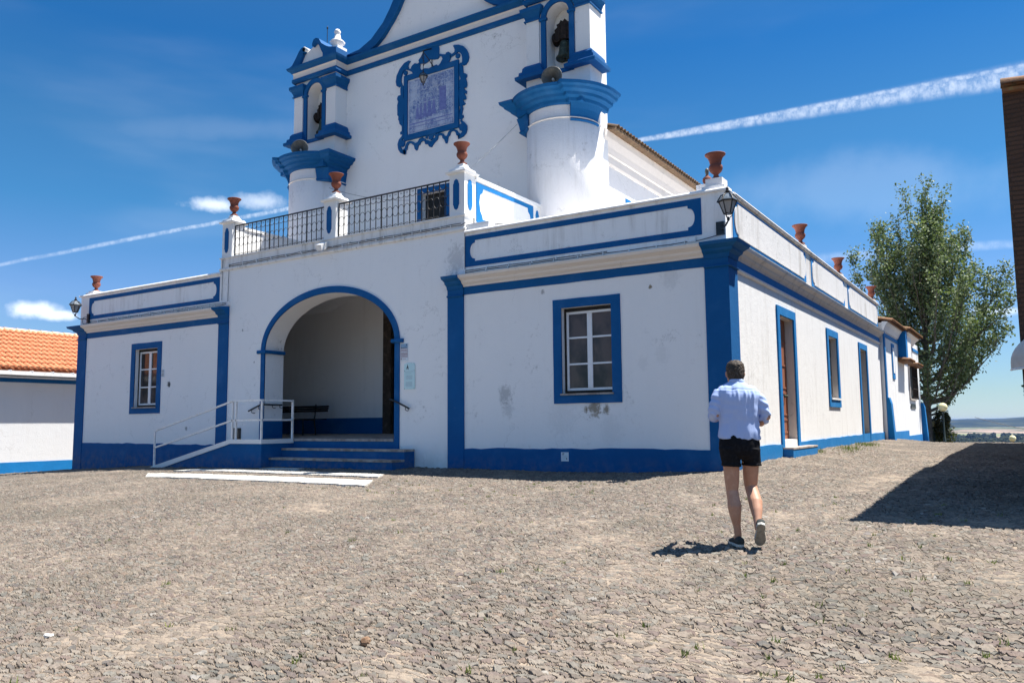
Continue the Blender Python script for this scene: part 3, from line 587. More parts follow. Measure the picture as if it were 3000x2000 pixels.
part(MB().box(-.599, -.003, y1-.014, y1-.002, z0, z1-.002).box(-.599, -.003, y0+.002, y1-.014, z1-.014, z1-.002), 'door_jamb', 'jamb', d2)
part(MB().box(-.7, .02, y0+.002, y1-.002, -1.3, z0), 'threshold', 'blue_side', d2)
# ---- porch
ao = arc(ARX, ARS, ARA+.145, ARB+.165, 180, 0, 48); ai = arc(ARX, ARS, ARA, ARB, 0, 180, 48)
sur = MB().prism(ao+ai, -.035, .01)
sur.box(ARX-ARA-.145, ARX-ARA, -.03, .01, -.43, ARS-.06).box(ARX+ARA, ARX+ARA+.145, -.03, .01, -1.2, ARS-.06)
asur = part(sur, 'arch_surround', 'blue')
imp = [(0, 1.92), (.05, 1.92), (.07, 1.95), (.06, 2.0), (0, 2.0)]
IMP = [(-.005, 1.91), (.06, 1.91), (.08, 1.94), (.07, 2.0), (-.005, 2.0)]
part(MB().sweep([(ARX-ARA-.26, 0), (ARX-ARA, 0), (ARX-ARA, .62)], IMP), 'impost', 'blue', asur)
part(MB().sweep([(ARX+ARA, .62), (ARX+ARA, 0), (ARX+ARA+.26, 0)], IMP), 'impost', 'blue', asur)
part(MB().box(ARX-ARA-.001, ARX-ARA+.012, 0.0, .62, -.33, .17), 'jamb_plinth', 'blue', asur); part(MB().box(ARX+ARA-.012, ARX+ARA+.001, 0, .62, -.33, .17), 'jamb_plinth', 'blue', asur)
PX0, PX1, PY1 = -16.2, -7.2, 3.55
pw = MB().box(PX0-.2, PX0, .62, PY1, -.4, 4.2).box(PX1, PX1+.2, .62, PY1, -.4, 4.2)
pw.prism(rect(PX0-.2, PX1+.2, -.4, 4.2), PY1, PY1+.3, 'XZ', [rect(-11.1, -9.6, -.25, 3.1)])
porch = part(pw, 'porch_wall', 'inner')
vb = []; nx, ny = 40, 16
for i in range(nx+1):
    for j in range(ny+1):
        x = PX0+(PX1-PX0)*i/nx; y = .62+(PY1-.62)*j/ny; u = (x-ARX)/((PX1-PX0)/2)
        vb.append((x, y, max(2.35+1.8*math.sqrt(max(0, 1-min(1, abs((x-ARX)/4.6))**2)), 2.75+1.4*math.sqrt(max(0, 1-((y-2.1)/1.75)**2)))))
part(MB().add(vb, [(i*(ny+1)+j, (i+1)*(ny+1)+j, (i+1)*(ny+1)+j+1, i*(ny+1)+j+1) for i in range(nx) for j in range(ny)]).box(PX0-.2, PX1+.2, .62, PY1+.2, 4.22, 4.3), 'porch_vault', 'inner', porch)
part(MB().prism(rect(PX0, -11.41, -.35, .22), PY1-.015, PY1, 'XZ'), 'porch_plinth', 'blue', porch); part(MB().box(PX0, PX0+.015, .62, PY1-.016, -.35, .22), 'porch_plinth', 'blue', porch); part(MB().box(PX1-.015, PX1, .62, PY1, -.35, .22), 'porch_plinth', 'blue', porch)
part(MB().add([(PX0, 0.62, -.325), (PX1, .62, -.325), (PX1, PY1, -.25), (PX0, PY1, -.25)], [(0, 1, 2, 3)]).box(ARX-ARA, ARX+ARA, .0, .62, -.42, -.328), 'porch_floor', 'stone', porch)
po = MB().box(-11.4, -11.1, PY1-.12, PY1+.05, -.3, 3.1).box(-9.6, -9.3, PY1-.12, PY1+.05, -.3, 3.1).box(-11.4, -9.3, PY1-.12, PY1+.05, 3.1, 3.45)
portal = part(po, 'church_portal', 'portal'); part(MB().box(-11.1, -10.36, PY1+.1, PY1+.16, -.25, 3.1).box(-10.35, -9.6, PY1+.1, PY1+.16, -.25, 3.1), 'portal_door', 'wood_dark', portal)
# steps
XS = -7.33
st = MB().box(-11.3, ARX+ARA+.002, -.03, .0, -1.3, -.38).box(-11.3, XS, -.38, -.03, -1.3, -.60).box(-11.3, XS, -.78, -.38, -1.3, -.82)
steps = part(st, 'entrance_steps', 'blue')
part(MB().box(-11.3, ARX+ARA-.01, -.055, .3, -.38, -.325), 'step_tread', 'stone', steps)
part(MB().box(-11.3, XS+.01, -.405, -.03, -.60, -.55), 'step_tread', 'stone', steps); part(MB().box(-11.3, XS+.01, -.805, -.38, -.82, -.77), 'step_tread', 'stone', steps)
# ---- balcony
part(MB().sweep([(-14.36, .3), (-14.36, 0), (-5.93, 0), (-5.93, .3)], [(-.02, 4.32), (.03, 4.32), (.05, 4.35), (.05, 4.38), (.02, 4.41), (.02, 4.66), (.05, 4.67), (.05, 4.70), (-.45, 4.72), (-.45, 4.32)]), 'balcony_ledge', 'ledge')
def post_cap(x, y, w_, parent):
    m_ = MB()
    for a, b_, h0, h1 in ((w_/2+.06, w_/2+.08, 5.68, 5.72), (w_/2+.03, w_/2+.0, 5.72, 5.80), (w_/2-.05, w_/2-.10, 5.80, 5.88), (w_/2-.11, w_/2-.11, 5.88, 5.93)):
        m_.add([(x-a, y-a, h0), (x+a, y-a, h0), (x+a, y+a, h0), (x-a, y+a, h0), (x-b_, y-b_, h1), (x+b_, y-b_, h1), (x+b_, y+b_, h1), (x-b_, y+b_, h1)], [(3, 2, 1, 0), (4, 5, 6, 7), (0, 1, 5, 4), (1, 2, 6, 5), (2, 3, 7, 6), (3, 0, 4, 7)])
    part(m_, 'post_cap', 'white_clean', parent)
def lozenge(c, z0_, z1_, w_):
    h = w_/2
    return [(c-h, z0_+.12), (c-h*.8, z0_+.10), (c-h*.62, z0_+.035), (c, z0_), (c+h*.62, z0_+.035), (c+h*.8, z0_+.10), (c+h, z0_+.12), (c+h, z1_-.12), (c+h*.8, z1_-.10), (c+h*.62, z1_-.035), (c, z1_), (c-h*.62, z1_-.035), (c-h*.8, z1_-.10), (c-h, z1_-.12)]
POSTS = (-14.155, -10.15, -6.135)
for x in POSTS:
    p_ = part(MB().box(x-.21, x+.21, .0, .42, 4.705, 5.68), 'balcony_post', 'white_clean')
    post_cap(x, .21, .42, p_); part(MB().prism(lozenge(x-.02, 4.83, 5.55, .17), -.01, .01), 'post_panel', 'blue', p_)
    if x > -7: part(MB().prism(lozenge(.21, 4.83, 5.55, .17), x+.2, x+.222, 'YZ'), 'post_panel', 'blue_side', p_)
for sx in (-14.36, -6.13):
    part(MB().box(sx, sx+.2, .42, 4.5, 4.0, 5.60), 'terrace_wall', 'white_clean')
    part(MB().box(sx-.03, sx+.23, .42, 4.5, 5.60, 5.68), 'terrace_coping', 'white_clean')
sx = -5.93
o_ = rect(.46, 3.0, 4.62, 5.56); i_ = [(.72, 4.72), (.70, 4.80), (.62, 4.9), (.58, 5.1), (.62, 5.3), (.72, 5.36), (.74, 5.46), (2.74, 5.46), (2.76, 5.36), (2.84, 5.3), (2.89, 5.1), (2.84, 4.9), (2.76, 4.80), (2.74, 4.72)]
part(MB().prism(o_, sx-.01, sx+.012, 'YZ', [i_]), 'terrace_panel_frame', 'blue_side'); part(MB().prism(lozenge(3.2, 4.7, 5.5, .15), sx-.01, sx+.012, 'YZ'), 'terrace_panel', 'blue_side')
part(MB().box(-14.16, -6.13, .42, 4.5, 4.25, 4.45), 'terrace_floor', 'stone')
part(MB().box(-5.93, -5.3, .05, 3.4, 4.2, 4.47), 'roof_ridge', 'white_rough')
def railing(x0, x1):
    y = .1; t_, b_ = 5.59, 4.71; m_ = MB()
    m_.box(x0, x1, y-.018, y+.018, t_-.018, t_+.012)
    n = round((x1-x0)/.178); d = (x1-x0)/n
    sc = MB()
    for i in range(n+1):
        x = x0+d*i; wd = .014 if i % 8 == 0 else .0085
        m_.box(x-wd, x+wd, y-wd, y+wd, b_, t_-.018)
        if i == n: break
        c = x+d/2; rr = d/2-.004
        for cz, r_, a0, a1 in ((t_-.018-rr*.95, rr, 150, 390), (5.12, None, 0, 360), (b_+.002, rr, 0, 180)):
            rx, rz = (r_, r_) if r_ else (rr, rr*1.5)
            k = 14 if r_ else 20
            sc.tube([(c+rx*math.cos(math.radians(a0+(a1-a0)*j/k)), y, cz+rz*math.sin(math.radians(a0+(a1-a0)*j/k))) for j in range(k+1)], .0075, 4, caps=False)
        for sg in (-1, 1):
            zt = t_-.03; sc.tube([(c, y, zt-.045), (c+sg*.025, y, zt-.02), (c+sg*.03, y, zt-.045), (c+sg*.018, y, zt-.055)], .005, 4, caps=False)
            sc.tube([(c, y, b_+.06), (c+sg*.025, y, b_+.035), (c+sg*.03, y, b_+.06), (c+sg*.018, y, b_+.07)], .005, 4, caps=False)
    r_ = part(m_, 'balcony_railing', 'iron'); part(sc, 'scrollwork', 'iron', r_)
railing(-13.94, -10.37); railing(-9.93, -6.35)
# ---- main facade, drums and belfries
MY = 4.5
BX = ((-16.0, -14.05), (-6.67, -4.69))
gab = [(-16.0, 3.9), (-4.72, 3.9), (-4.72, 12.2), (-6.9, 12.2)]
right_curve = [(-13.98, 12.30), (-13.39, 12.34), (-12.86, 12.55), (-12.35, 12.97), (-12.06, 13.36), (-11.86, 13.70), (-11.66, 14.2), (-11.55, 14.75), (-11.5, 15.3)]
in_curve = [(-12.95, 12.18), (-12.62, 12.33), (-12.34, 12.53), (-11.91, 12.99), (-11.70, 13.27), (-11.53, 13.56), (-11.33, 14.05), (-11.2, 14.6), (-11.15, 15.3)]
mir = lambda pts: [(2*AXC-x, z) for x, z in reversed(pts)]
face = [(-16.0, 3.9), (-4.72, 3.9), (-4.72, 12.16), (-6.7, 12.16)]+mir(right_curve)[::-1]+right_curve[::-1]+[(-14.05, 12.16), (-16.0, 12.16)]
part(MB().prism(face, MY, MY+.5, 'XZ', [rect(-10.8, -9.92, 4.45, 7.05), ]), 'main_facade', 'white')
for pts_o, pts_i in ((right_curve, in_curve), (mir(right_curve), mir(in_curve))):
    part(MB().prism(pts_o+pts_i[::-1], MY-.14, MY+.55), 'gable_moulding', 'blue')
part(MB().sweep([(-11.9, MY), (-8.82, MY)], [(0, 15.3), (.1, 15.3), (.25, 15.5), (.25, 15.6), (0, 15.65)]).prism([(-11.8, 15.6), (-8.92, 15.6), (AXC, 16.5)], MY-.1, MY+.5), 'gable_top', 'blue')
ent = [(-16.0, 4.66), (-16.0, 3.98), (-14.05, 3.98), (-14.05, MY), (-6.67, MY), (-6.67, 3.98), (-4.69, 3.98), (-4.69, 4.66)]
part(MB().sweep(ent, [(-.02, 11.63), (.03, 11.63), (.07, 11.68), (.07, 11.78), (.03, 11.81), (-.02, 11.81)]), 'blue_band', 'blue')
part(MB().sweep(ent, [(-.02, 11.81), (.035, 11.81), (.035, 11.95), (.06, 11.99), (-.02, 11.99)]), 'frieze', 'cream')
part(MB().sweep(ent, [(-.02, 11.99), (.08, 11.99), (.12, 12.04), (.19, 12.09), (.21, 12.16), (-.02, 12.18)]), 'blue_cornice', 'blue')
part(MB().box(-11.0, -9.72, MY-.012, MY+.01, 7.05, 7.23).box(-11.0, -10.8, MY-.012, MY+.01, 4.45, 7.05).box(-9.92, -9.72, MY-.012, MY+.01, 4.45, 7.05), 'terrace_door_surround', 'blue')
part(MB().box(-10.8, -9.92, MY+.16, MY+.2, 4.45, 7.05), 'terrace_door', 'dark_frame')
for bi, (x0, x1) in enumerate(BX):
    cx = (x0+x1)/2; acx = cx+.02 if bi else -15.02; acx = cx; ra = .365; zs = 11.10; zb = 9.52
    hole = [(acx-ra, zb)]+arc(acx, zs, ra, ra*1.02, 180, 0, 20)+[(acx+ra, zb)]
    bel = part(MB().prism(rect(x0+.04, x1-.04, 8.6, 11.7), 4.02, 4.66, 'XZ', [hole]), 'belfry', 'white_clean')
    for a, b_ in ((x0, x0+.41), (x1-.43, x1)):
        part(MB().box(a, b_, 3.98, 4.68, 9.86, 11.2), 'belfry_pilaster', 'white_clean', bel)
        part(MB().sweep([(a, 4.68), (a, 3.98), (b_, 3.98), (b_, 4.68)], [(-.02, 11.13), (.05, 11.13), (.05, 11.17), (.02, 11.19), (.03, 11.24), (.07, 11.33), (.13, 11.40), (.14, 11.50), (-.02, 11.51)]), 'belfry_capital', 'blue', bel)
        part(MB().sweep([(a, 4.68), (a, 3.98), (b_, 3.98), (b_, 4.68)], [(-.02, 9.43), (.24, 9.43), (.25, 9.52), (.17, 9.57), (.16, 9.66), (.10, 9.69), (.09, 9.79), (.04, 9.86), (-.02, 9.87)]), 'belfry_base_moulding', 'blue', bel)
    part(MB().box(x0+.45, x1-.47, 3.93, 4.03, 9.40, 9.52), 'belfry_sill', 'blue', bel)
    so_ = MB().prism(arc(acx, zs, ra+.15, ra+.16, 180, 0, 20)+arc(acx, zs, ra, ra*1.02, 0, 180, 20), 3.965, 4.03)
    for sg in (-1, 1):
        a, b_ = sorted((acx+sg*ra, acx+sg*(ra+.15))); so_.box(a, b_, 3.965, 4.03, 9.52, zs)
        a, b_ = sorted((acx+sg*(ra-.04), acx+sg*(ra+.20))); so_.box(a, b_, 3.94, 4.03, zs-.05, zs+.02)
    part(so_, 'bell_arch_surround', 'blue', bel)
    part(MB().box(x0-.0, x1, 3.96, 4.70, 8.6, 9.43), 'belfry_base', 'white_clean', bel)
    # scrolled gable of the belfry (traced on the left one, same on both)
    dx = x0+16.0
    L = [(-16.28, 12.20), (-16.05, 12.28), (-15.86, 12.50), (-15.72, 12.70), (-15.58, 12.80), (-15.45, 12.80), (-15.40, 12.70), (-15.45, 12.62), (-15.56, 12.58), (-15.50, 12.55), (-15.70, 12.20)]
    R_ = [(-15.08, 12.82), (-15.02, 12.94), (-14.90, 12.97), (-14.76, 12.90), (-14.65, 12.72), (-14.45, 12.58), (-14.30, 12.50), (-14.0, 12.42), (-14.0, 12.18), (-14.48, 12.20), (-14.62, 12.42), (-14.76, 12.68), (-14.86, 12.78), (-14.96, 12.76), (-15.02, 12.70), (-15.08, 12.72)]
    T_ = [(-15.72, 12.17), (-15.50, 12.56), (-15.2, 12.72), (-14.9, 12.80), (-14.76, 12.68), (-14.46, 12.17)]
    sh = lambda p_: [(x+dx, z) for x, z in p_]
    part(MB().prism(sh(L), 3.88, 4.7), 'scroll', 'blue', bel); part(MB().prism(sh(R_), 3.88, 4.7), 'scroll', 'blue', bel); part(MB().prism(sh(T_), 3.98, 4.66), 'tympanum', 'white_clean', bel)
    part(MB().lathe([(0, -.4), (.085, -.4), (.085, .4), (0, .4)], (-15.46+dx, 4.28, 12.72), 16, 'Y'), 'scroll_end', 'white_clean', bel)
    part(MB().sweep([(x1-.5, 3.98), (x1, 3.98), (x1, 4.5)], [(-.3, 12.18), (.12, 12.18), (.12, 12.40), (-.3, 12.42)]), 'finial_block', 'blue', bel)
    fin = MB().box(x1-.44, x1+.02, 4.02, 4.46, 12.42, 12.56).lathe([(0, .14), (.12, .14), (.13, .2), (.25, .30), (.26, .36), (.12, .46), (.10, .60), (.075, .62), (.10, .66), (.11, .74), (.07, .80), (0, .82)], (x1-.21, 4.24, 12.42), 8)
    part(fin, 'finial', 'white_rough', bel)
    part(MB().lathe([(0, 0), (.09, 0), (.1, .05), (.06, .1), (.08, .16), (.05, .22), (0, .23)], (x0+.35, 4.5, 12.82), 10), 'finial', 'white_rough', bel)
    part(MB().tube([(x0+1.2, 4.3, 12.9), (x0+1.2, 4.3, 13.5)], .012, 5).lathe([(0, 0), (.035, .03), (0, .12)], (x0+1.2, 4.3, 13.42), 6), 'lightning_rod', 'iron', bel)
    # drum
    dcx, dcy = cx-.04, 4.35
    dr = part(MB().lathe([(0, 3.9), (1.02, 3.9), (1.02, 7.93), (1.0, 7.95), (1.0, 8.35)], (dcx, dcy, 0), 56), 'tower_drum', 'white_drum')
    part(MB().lathe([(1.0, 7.92), (1.035, 7.925), (1.045, 7.95), (1.0, 7.985)], (dcx, dcy, 0), 56), 'drum_ring', 'cream', dr)
    q = [(-1.0, MY), (-1.0, 3.75-4.35+dcy), (-.80, 3.735)]
    cirp = lambda r_, a0, a1, n: [(dcx+r_*math.cos(math.radians(a)), dcy+r_*math.sin(math.radians(a))) for a in np.linspace(a0, a1, n)]
    sideL = [(dcx-1.0, MY), (dcx-1.0, 3.74), (dcx-.79, 3.74)] if bi else [(dcx-1.13, MY+.15)]+cirp(1.13, 178, 232, 24)
    sideR = cirp(1.13, 308, 362, 24)+[(dcx+1.13, MY+.15)] if bi else [(dcx+.79, 3.74), (dcx+1.0, 3.74), (dcx+1.0, MY)]
    path = sideL+cirp(1.0, 219.5 if bi else 234, 306 if bi else 320.5, 48)+sideR
    prof = [(-.05, 8.28), (.04, 8.28), (.07, 8.31), (.09, 8.39), (.20, 8.43), (.22, 8.50), (.33, 8.54), (.36, 8.60), (.43, 8.64), (.45, 8.72), (-.05, 8.74)]
    part(MB().sweep(path, prof), 'drum_cornice', 'blue', dr)
    part(MB().prism([(dcx-1.0, MY), (dcx-1.0, 3.5)]+[(dcx+1.05*math.cos(math.radians(a)), dcy+1.05*math.sin(math.radians(a))) for a in np.linspace(235, 305, 16)]+[(dcx+1.0, 3.5), (dcx+1.0, MY)], 8.3, 8.73, 'XY'), 'drum_platform', 'blue', dr)
    so3 = 1 if bi else -1
    aa = cirp(1.0, 308, 360, 14) if bi else cirp(1.0, 180, 232, 14)
    part(MB().sweep(aa, [(-.06, 7.84), (.05, 7.84), (.075, 7.88), (.03, 7.93), (.04, 8.02), (.09, 8.16), (.17, 8.28), (-.06, 8.31)]), 'drum_capital', 'blue', dr)
    part(MB().prism([(dcx, dcy+.2)]+(cirp(1.13, 306, 364, 12) if bi else cirp(1.13, 176, 234, 12)), 8.29, 8.729, 'XY'), 'drum_platform', 'blue', dr)
    for sg in (-so3,):
        pts = [(dcx+sg*.66, 3.9), (dcx+sg*.66, 3.56), (dcx+sg*.80, 3.70), (dcx+sg*1.0, 3.74), (dcx+sg*1.0, MY)]
        body = MB()
        for (o1, z1_), (o2, z2_) in (((.01, 7.86), (.05, 7.90)), ((.05, 7.90), (.02, 7.95)), ((.02, 7.95), (.05, 8.12)), ((.05, 8.12), (.09, 8.28))):
            k = len(pts); r1 = [(x+sg*o1*(i > 1), y-o1*(0 < i < 4), z1_) for i, (x, y) in enumerate(pts)]; r2 = [(x+sg*o2*(i > 1), y-o2*(0 < i < 4), z2_) for i, (x, y) in enumerate(pts)]
            body.add(r1+r2, [(i, i+1, k+i+1, k+i) for i in range(k-1)]+[tuple(range(k)), tuple(range(k, 2*k))])
        part(body, 'drum_capital', 'blue', dr)
# nave
part(MB().box(-5.5, -4.9, 4.7, 24, 3.5, 7.95).box(-15.8, -15.2, 4.7, 24, 3.5, 7.95).box(-15.8, -4.9, 23.6, 24, 3.5, 8), 'nave_wall', 'white_rough')
part(MB().sweep([(-4.9, 4.75), (-4.9, 24)], [(0, 7.1), (.02, 7.1), (.05, 7.16), (.06, 7.35), (.10, 7.38), (.14, 7.55), (.22, 7.75), (.24, 7.93), (0, 7.95)]), 'nave_cornice', 'cream')
nr = MB().add([(-4.55, 5.0, 7.96), (-4.55, 24.3, 7.96), (-10.36, 24.3, 10.2), (-10.36, 5.0, 10.2), (-16.2, 5.0, 7.96), (-16.2, 24.3, 7.96)], [(0, 1, 2, 3), (3, 2, 5, 4)])
roof = part(nr, 'nave_roof', 'tile_lichen', fix=False)
part(MB().box(-4.92, -4.44, 4.9, 24, 7.92, 7.975), 'eave_sun_block', 'tile_lichen'); tl = MB(); y = 5.05  # board added under the eave tiles to block sun streaks on the nave wall
while y < 24:
    tl.lathe([(.085, 0), (.07, -.5)], (-4.42, y, 7.98), 6, 'X', a0=0, a1=math.pi, M=Matrix.Rotation(math.radians(21), 3, 'Y')); y += .2
part(tl, 'eave_tiles', 'tile_lichen', roof)
part(MB().prism(rect(6.45, 6.85, 5.9, 6.42), -4.91, -4.885, 'YZ'), 'nave_window', 'blue_side')
POLY={
 "crescL":[(-11.269,11.431),(-11.345,11.463),(-11.528,11.425),(-11.712,11.275),(-11.834,11.084),(-11.870,10.896),(-11.837,10.753),(-11.738,10.680),(-11.600,10.720),(-11.647,10.841),(-11.642,10.987),(-11.572,11.166),(-11.466,11.200),(-11.359,11.161),(-11.344,11.225),(-11.369,11.298),(-11.330,11.373)],
 "lobeL":[(-11.390,11.205),(-11.253,11.170),(-11.208,11.256),(-11.088,11.310),(-10.983,11.264),(-10.893,11.296),(-10.878,11.183),(-10.893,11.114),(-10.833,11.015),(-10.685,10.941),(-10.684,10.820),(-11.146,10.888),(-11.146,10.949),(-11.207,11.061),(-11.389,11.169)],
 "crest":[(-10.938,11.369),(-10.849,11.442),(-10.760,11.576),(-10.687,11.641),(-10.569,11.657),(-10.422,11.666),(-10.218,11.623),(-10.146,11.627),(-10.126,11.538),(-10.137,11.397),(-10.131,11.265),(-10.189,11.220),(-10.334,11.239),(-10.480,11.285),(-10.568,11.223),(-10.685,11.194),(-10.789,11.233),(-10.893,11.236)],
 "crest2":[(-10.848,11.006),(-10.685,11.042),(-10.523,10.996),(-10.334,11.031),(-10.218,11.042),(-10.160,10.986),(-10.074,11.047),(-9.988,11.167),(-10.031,11.262),(-10.146,11.304),(-10.146,11.381),(-9.988,11.310),(-9.873,11.279),(-9.845,11.331),(-9.759,11.332),(-9.675,11.262),(-9.661,11.164),(-9.717,11.061),(-9.754,10.992),(-9.754,10.929),(-10.832,10.906)],
 "crescR":[(-9.590,11.475),(-9.533,11.491),(-9.365,11.449),(-9.199,11.357),(-9.089,11.234),(-9.021,11.099),(-8.994,10.952),(-9.022,10.844),(-9.104,10.760),(-9.187,10.752),(-9.278,10.794),(-9.284,10.842),(-9.242,10.878),(-9.242,10.994),(-9.269,11.118),(-9.338,11.207),(-9.408,11.238),(-9.450,11.214),(-9.534,11.177),(-9.703,11.128),(-9.703,11.199),(-9.534,11.260),(-9.520,11.326),(-9.548,11.405)],
 "sideR":[(-9.278,10.805),(-9.223,10.733),(-9.207,10.519),(-9.133,10.489),(-9.078,10.441),(-9.078,10.371),(-9.120,10.335),(-9.079,10.209),(-9.071,10.115),(-9.093,10.039),(-9.176,10.048),(-9.149,9.972),(-9.080,9.932),(-9.089,9.842),(-9.176,9.875),(-9.108,9.755),(-9.108,9.674),(-9.177,9.679),(-9.218,9.711),(-9.191,9.613),(-9.136,9.554),(-9.178,9.517),(-9.246,9.510),(-9.219,9.412),(-9.247,9.326),(-9.275,9.240),(-9.206,9.202),(-9.201,9.143),(-9.261,9.099),(-9.275,9.056),(-9.349,9.118),(-9.349,9.256),(-9.321,9.481),(-9.348,9.533),(-9.353,9.720),(-9.375,9.817),(-9.425,9.876),(-9.425,10.061),(-9.327,10.050),(-9.369,10.118),(-9.363,10.279),(-9.307,10.358),(-9.335,10.458),(-9.362,10.792),(-9.311,10.872)],
 "scrR":[(-9.275,9.067),(-9.152,8.960),(-9.076,8.852),(-9.071,8.737),(-9.112,8.632),(-9.208,8.549),(-9.401,8.508),(-9.414,8.603),(-9.304,8.649),(-9.235,8.715),(-9.207,8.812),(-9.248,8.924),(-9.330,9.056)],
 "scrR2":[(-9.358,8.936),(-9.262,8.961),(-9.221,8.883),(-9.221,8.769),(-9.262,8.720),(-9.339,8.759),(-9.372,8.847)],
 "bot":[(-9.401,8.508),(-9.414,8.603),(-9.469,8.637),(-9.483,8.709),(-9.538,8.778),(-9.622,8.808),(-9.692,8.776),(-9.720,8.689),(-9.776,8.655),(-9.818,8.466),(-9.875,8.466),(-9.917,8.591),(-9.988,8.652),(-10.002,8.724),(-10.073,8.774),(-10.158,8.768),(-10.187,8.646),(-10.258,8.614),(-10.330,8.558),(-10.416,8.458),(-10.503,8.487),(-10.561,8.581),(-10.663,8.602),(-10.678,8.675),(-10.751,8.726),(-10.839,8.708),(-10.868,8.643),(-10.942,8.610),(-10.971,8.497),(-11.015,8.470),(-11.075,8.518),(-11.105,8.643),(-11.180,8.705),(-11.240,8.753),(-11.315,8.757),(-11.375,8.697),(-11.389,8.580),(-11.434,8.565),(-11.449,8.448),(-11.509,8.436),(-11.571,8.592),(-11.480,8.634),(-11.450,8.736),(-11.376,8.817),(-11.255,8.821),(-11.136,8.773),(-11.046,8.707),(-10.957,8.732),(-10.899,8.815),(-10.766,8.840),(-10.678,8.782),(-10.620,8.711),(-10.532,8.693),(-10.445,8.640),(-10.359,8.693),(-10.273,8.734),(-10.216,8.827),(-10.101,8.850),(-9.973,8.800),(-9.917,8.707),(-9.818,8.686),(-9.776,8.794),(-9.692,8.857),(-9.566,8.853),(-9.455,8.791),(-9.400,8.715),(-9.304,8.649)],
 "scrL":[(-11.449,8.448),(-11.509,8.436),(-11.661,8.513),(-11.754,8.652),(-11.780,8.826),(-11.725,8.960),(-11.619,9.035),(-11.559,9.131),(-11.498,9.034),(-11.573,8.953),(-11.649,8.872),(-11.657,8.753),(-11.616,8.637),(-11.540,8.574),(-11.449,8.568)],
 "scrL2":[(-11.618,8.914),(-11.512,8.904),(-11.481,8.814),(-11.511,8.724),(-11.586,8.691),(-11.648,8.739),(-11.663,8.827)],
 "sideL":[(-11.544,9.116),(-11.666,9.117),(-11.672,9.191),(-11.605,9.213),(-11.606,9.371),(-11.699,9.463),(-11.730,9.591),(-11.761,9.610),(-11.746,9.717),(-11.793,9.776),(-11.794,9.898),(-11.802,10.095),(-11.765,10.209),(-11.812,10.318),(-11.767,10.405),(-11.659,10.404),(-11.675,10.505),(-11.676,10.628),(-11.600,10.732),(-11.539,10.668),(-11.558,10.331),(-11.505,10.221),(-11.495,10.025),(-11.428,9.961),(-11.426,9.743),(-11.542,9.744),(-11.562,9.603),(-11.540,9.405),(-11.560,9.264)],
 "mid":[(-10.649,8.906),(-10.230,8.889),(-10.230,8.772),(-10.273,8.769),(-10.330,8.839),(-10.359,8.728),(-10.446,8.687),(-10.533,8.740),(-10.518,8.843),(-10.576,8.820),(-10.591,8.752),(-10.649,8.787)],
}# ---------------------------------------------------------------- tile picture and its moulded frame
az_ = MB()
for k, pts in POLY.items(): az_.prism(pts, MY-.045, MY+.01)
az_.prism(arc(-11.47, 11.09, .075, .075, 0, 345, 14), MY-.05, MY+.01).prism(arc(-9.41, 11.11, .08, .08, 0, 345, 14), MY-.05, MY+.01)
az_.prism(rect(-11.51, -9.37, 8.86, 10.98), MY-.07, MY+.01, 'XZ', [rect(-11.375, -9.53, 9.03, 10.81)])
azf = part(az_, 'picture_frame', 'blue')
part(MB().prism(rect(-11.375, -9.53, 9.03, 10.81), MY-.02, MY+.005), 'tile_border', 'azul_border', azf)
part(MB().prism(rect(-11.32, -9.585, 9.08, 10.76), MY-.026, MY+.004), 'tile_picture', 'azulejo', azf)
fg = MB().prism(rect(-10.12, -9.86, 9.55, 10.30), MY-.029, MY)
for (cx, z0, h_, wd) in ((-10.98, 9.45, .52, .10), (-10.85, 9.42, .55, .09), (-10.68, 9.46, .62, .12), (-10.5, 9.44, .66, .12), (-10.33, 9.48, .6, .11)):
    fg.prism([(cx-wd*.9, z0), (cx-wd*.3, z0+.03), (cx+wd*.8, z0), (cx+wd*.5, z0+h_*.45), (cx+wd*.45, z0+h_*.75), (cx-wd*.4, z0+h_*.78), (cx-wd*.55, z0+h_*.4)], MY-.0285, MY)
    fg.prism(arc(cx, z0+h_*.9, wd*.3, wd*.34, 0, 330, 10), MY-.0285, MY)
fg.prism([(-11.28, 9.33), (-9.62, 9.33), (-9.62, 9.36), (-11.28, 9.37)], MY-.0285, MY).prism([(-11.28, 9.24), (-9.62, 9.22), (-9.62, 9.245), (-11.28, 9.26)], MY-.0285, MY)
part(fg, 'painted_figures', 'azul_dark', azf)
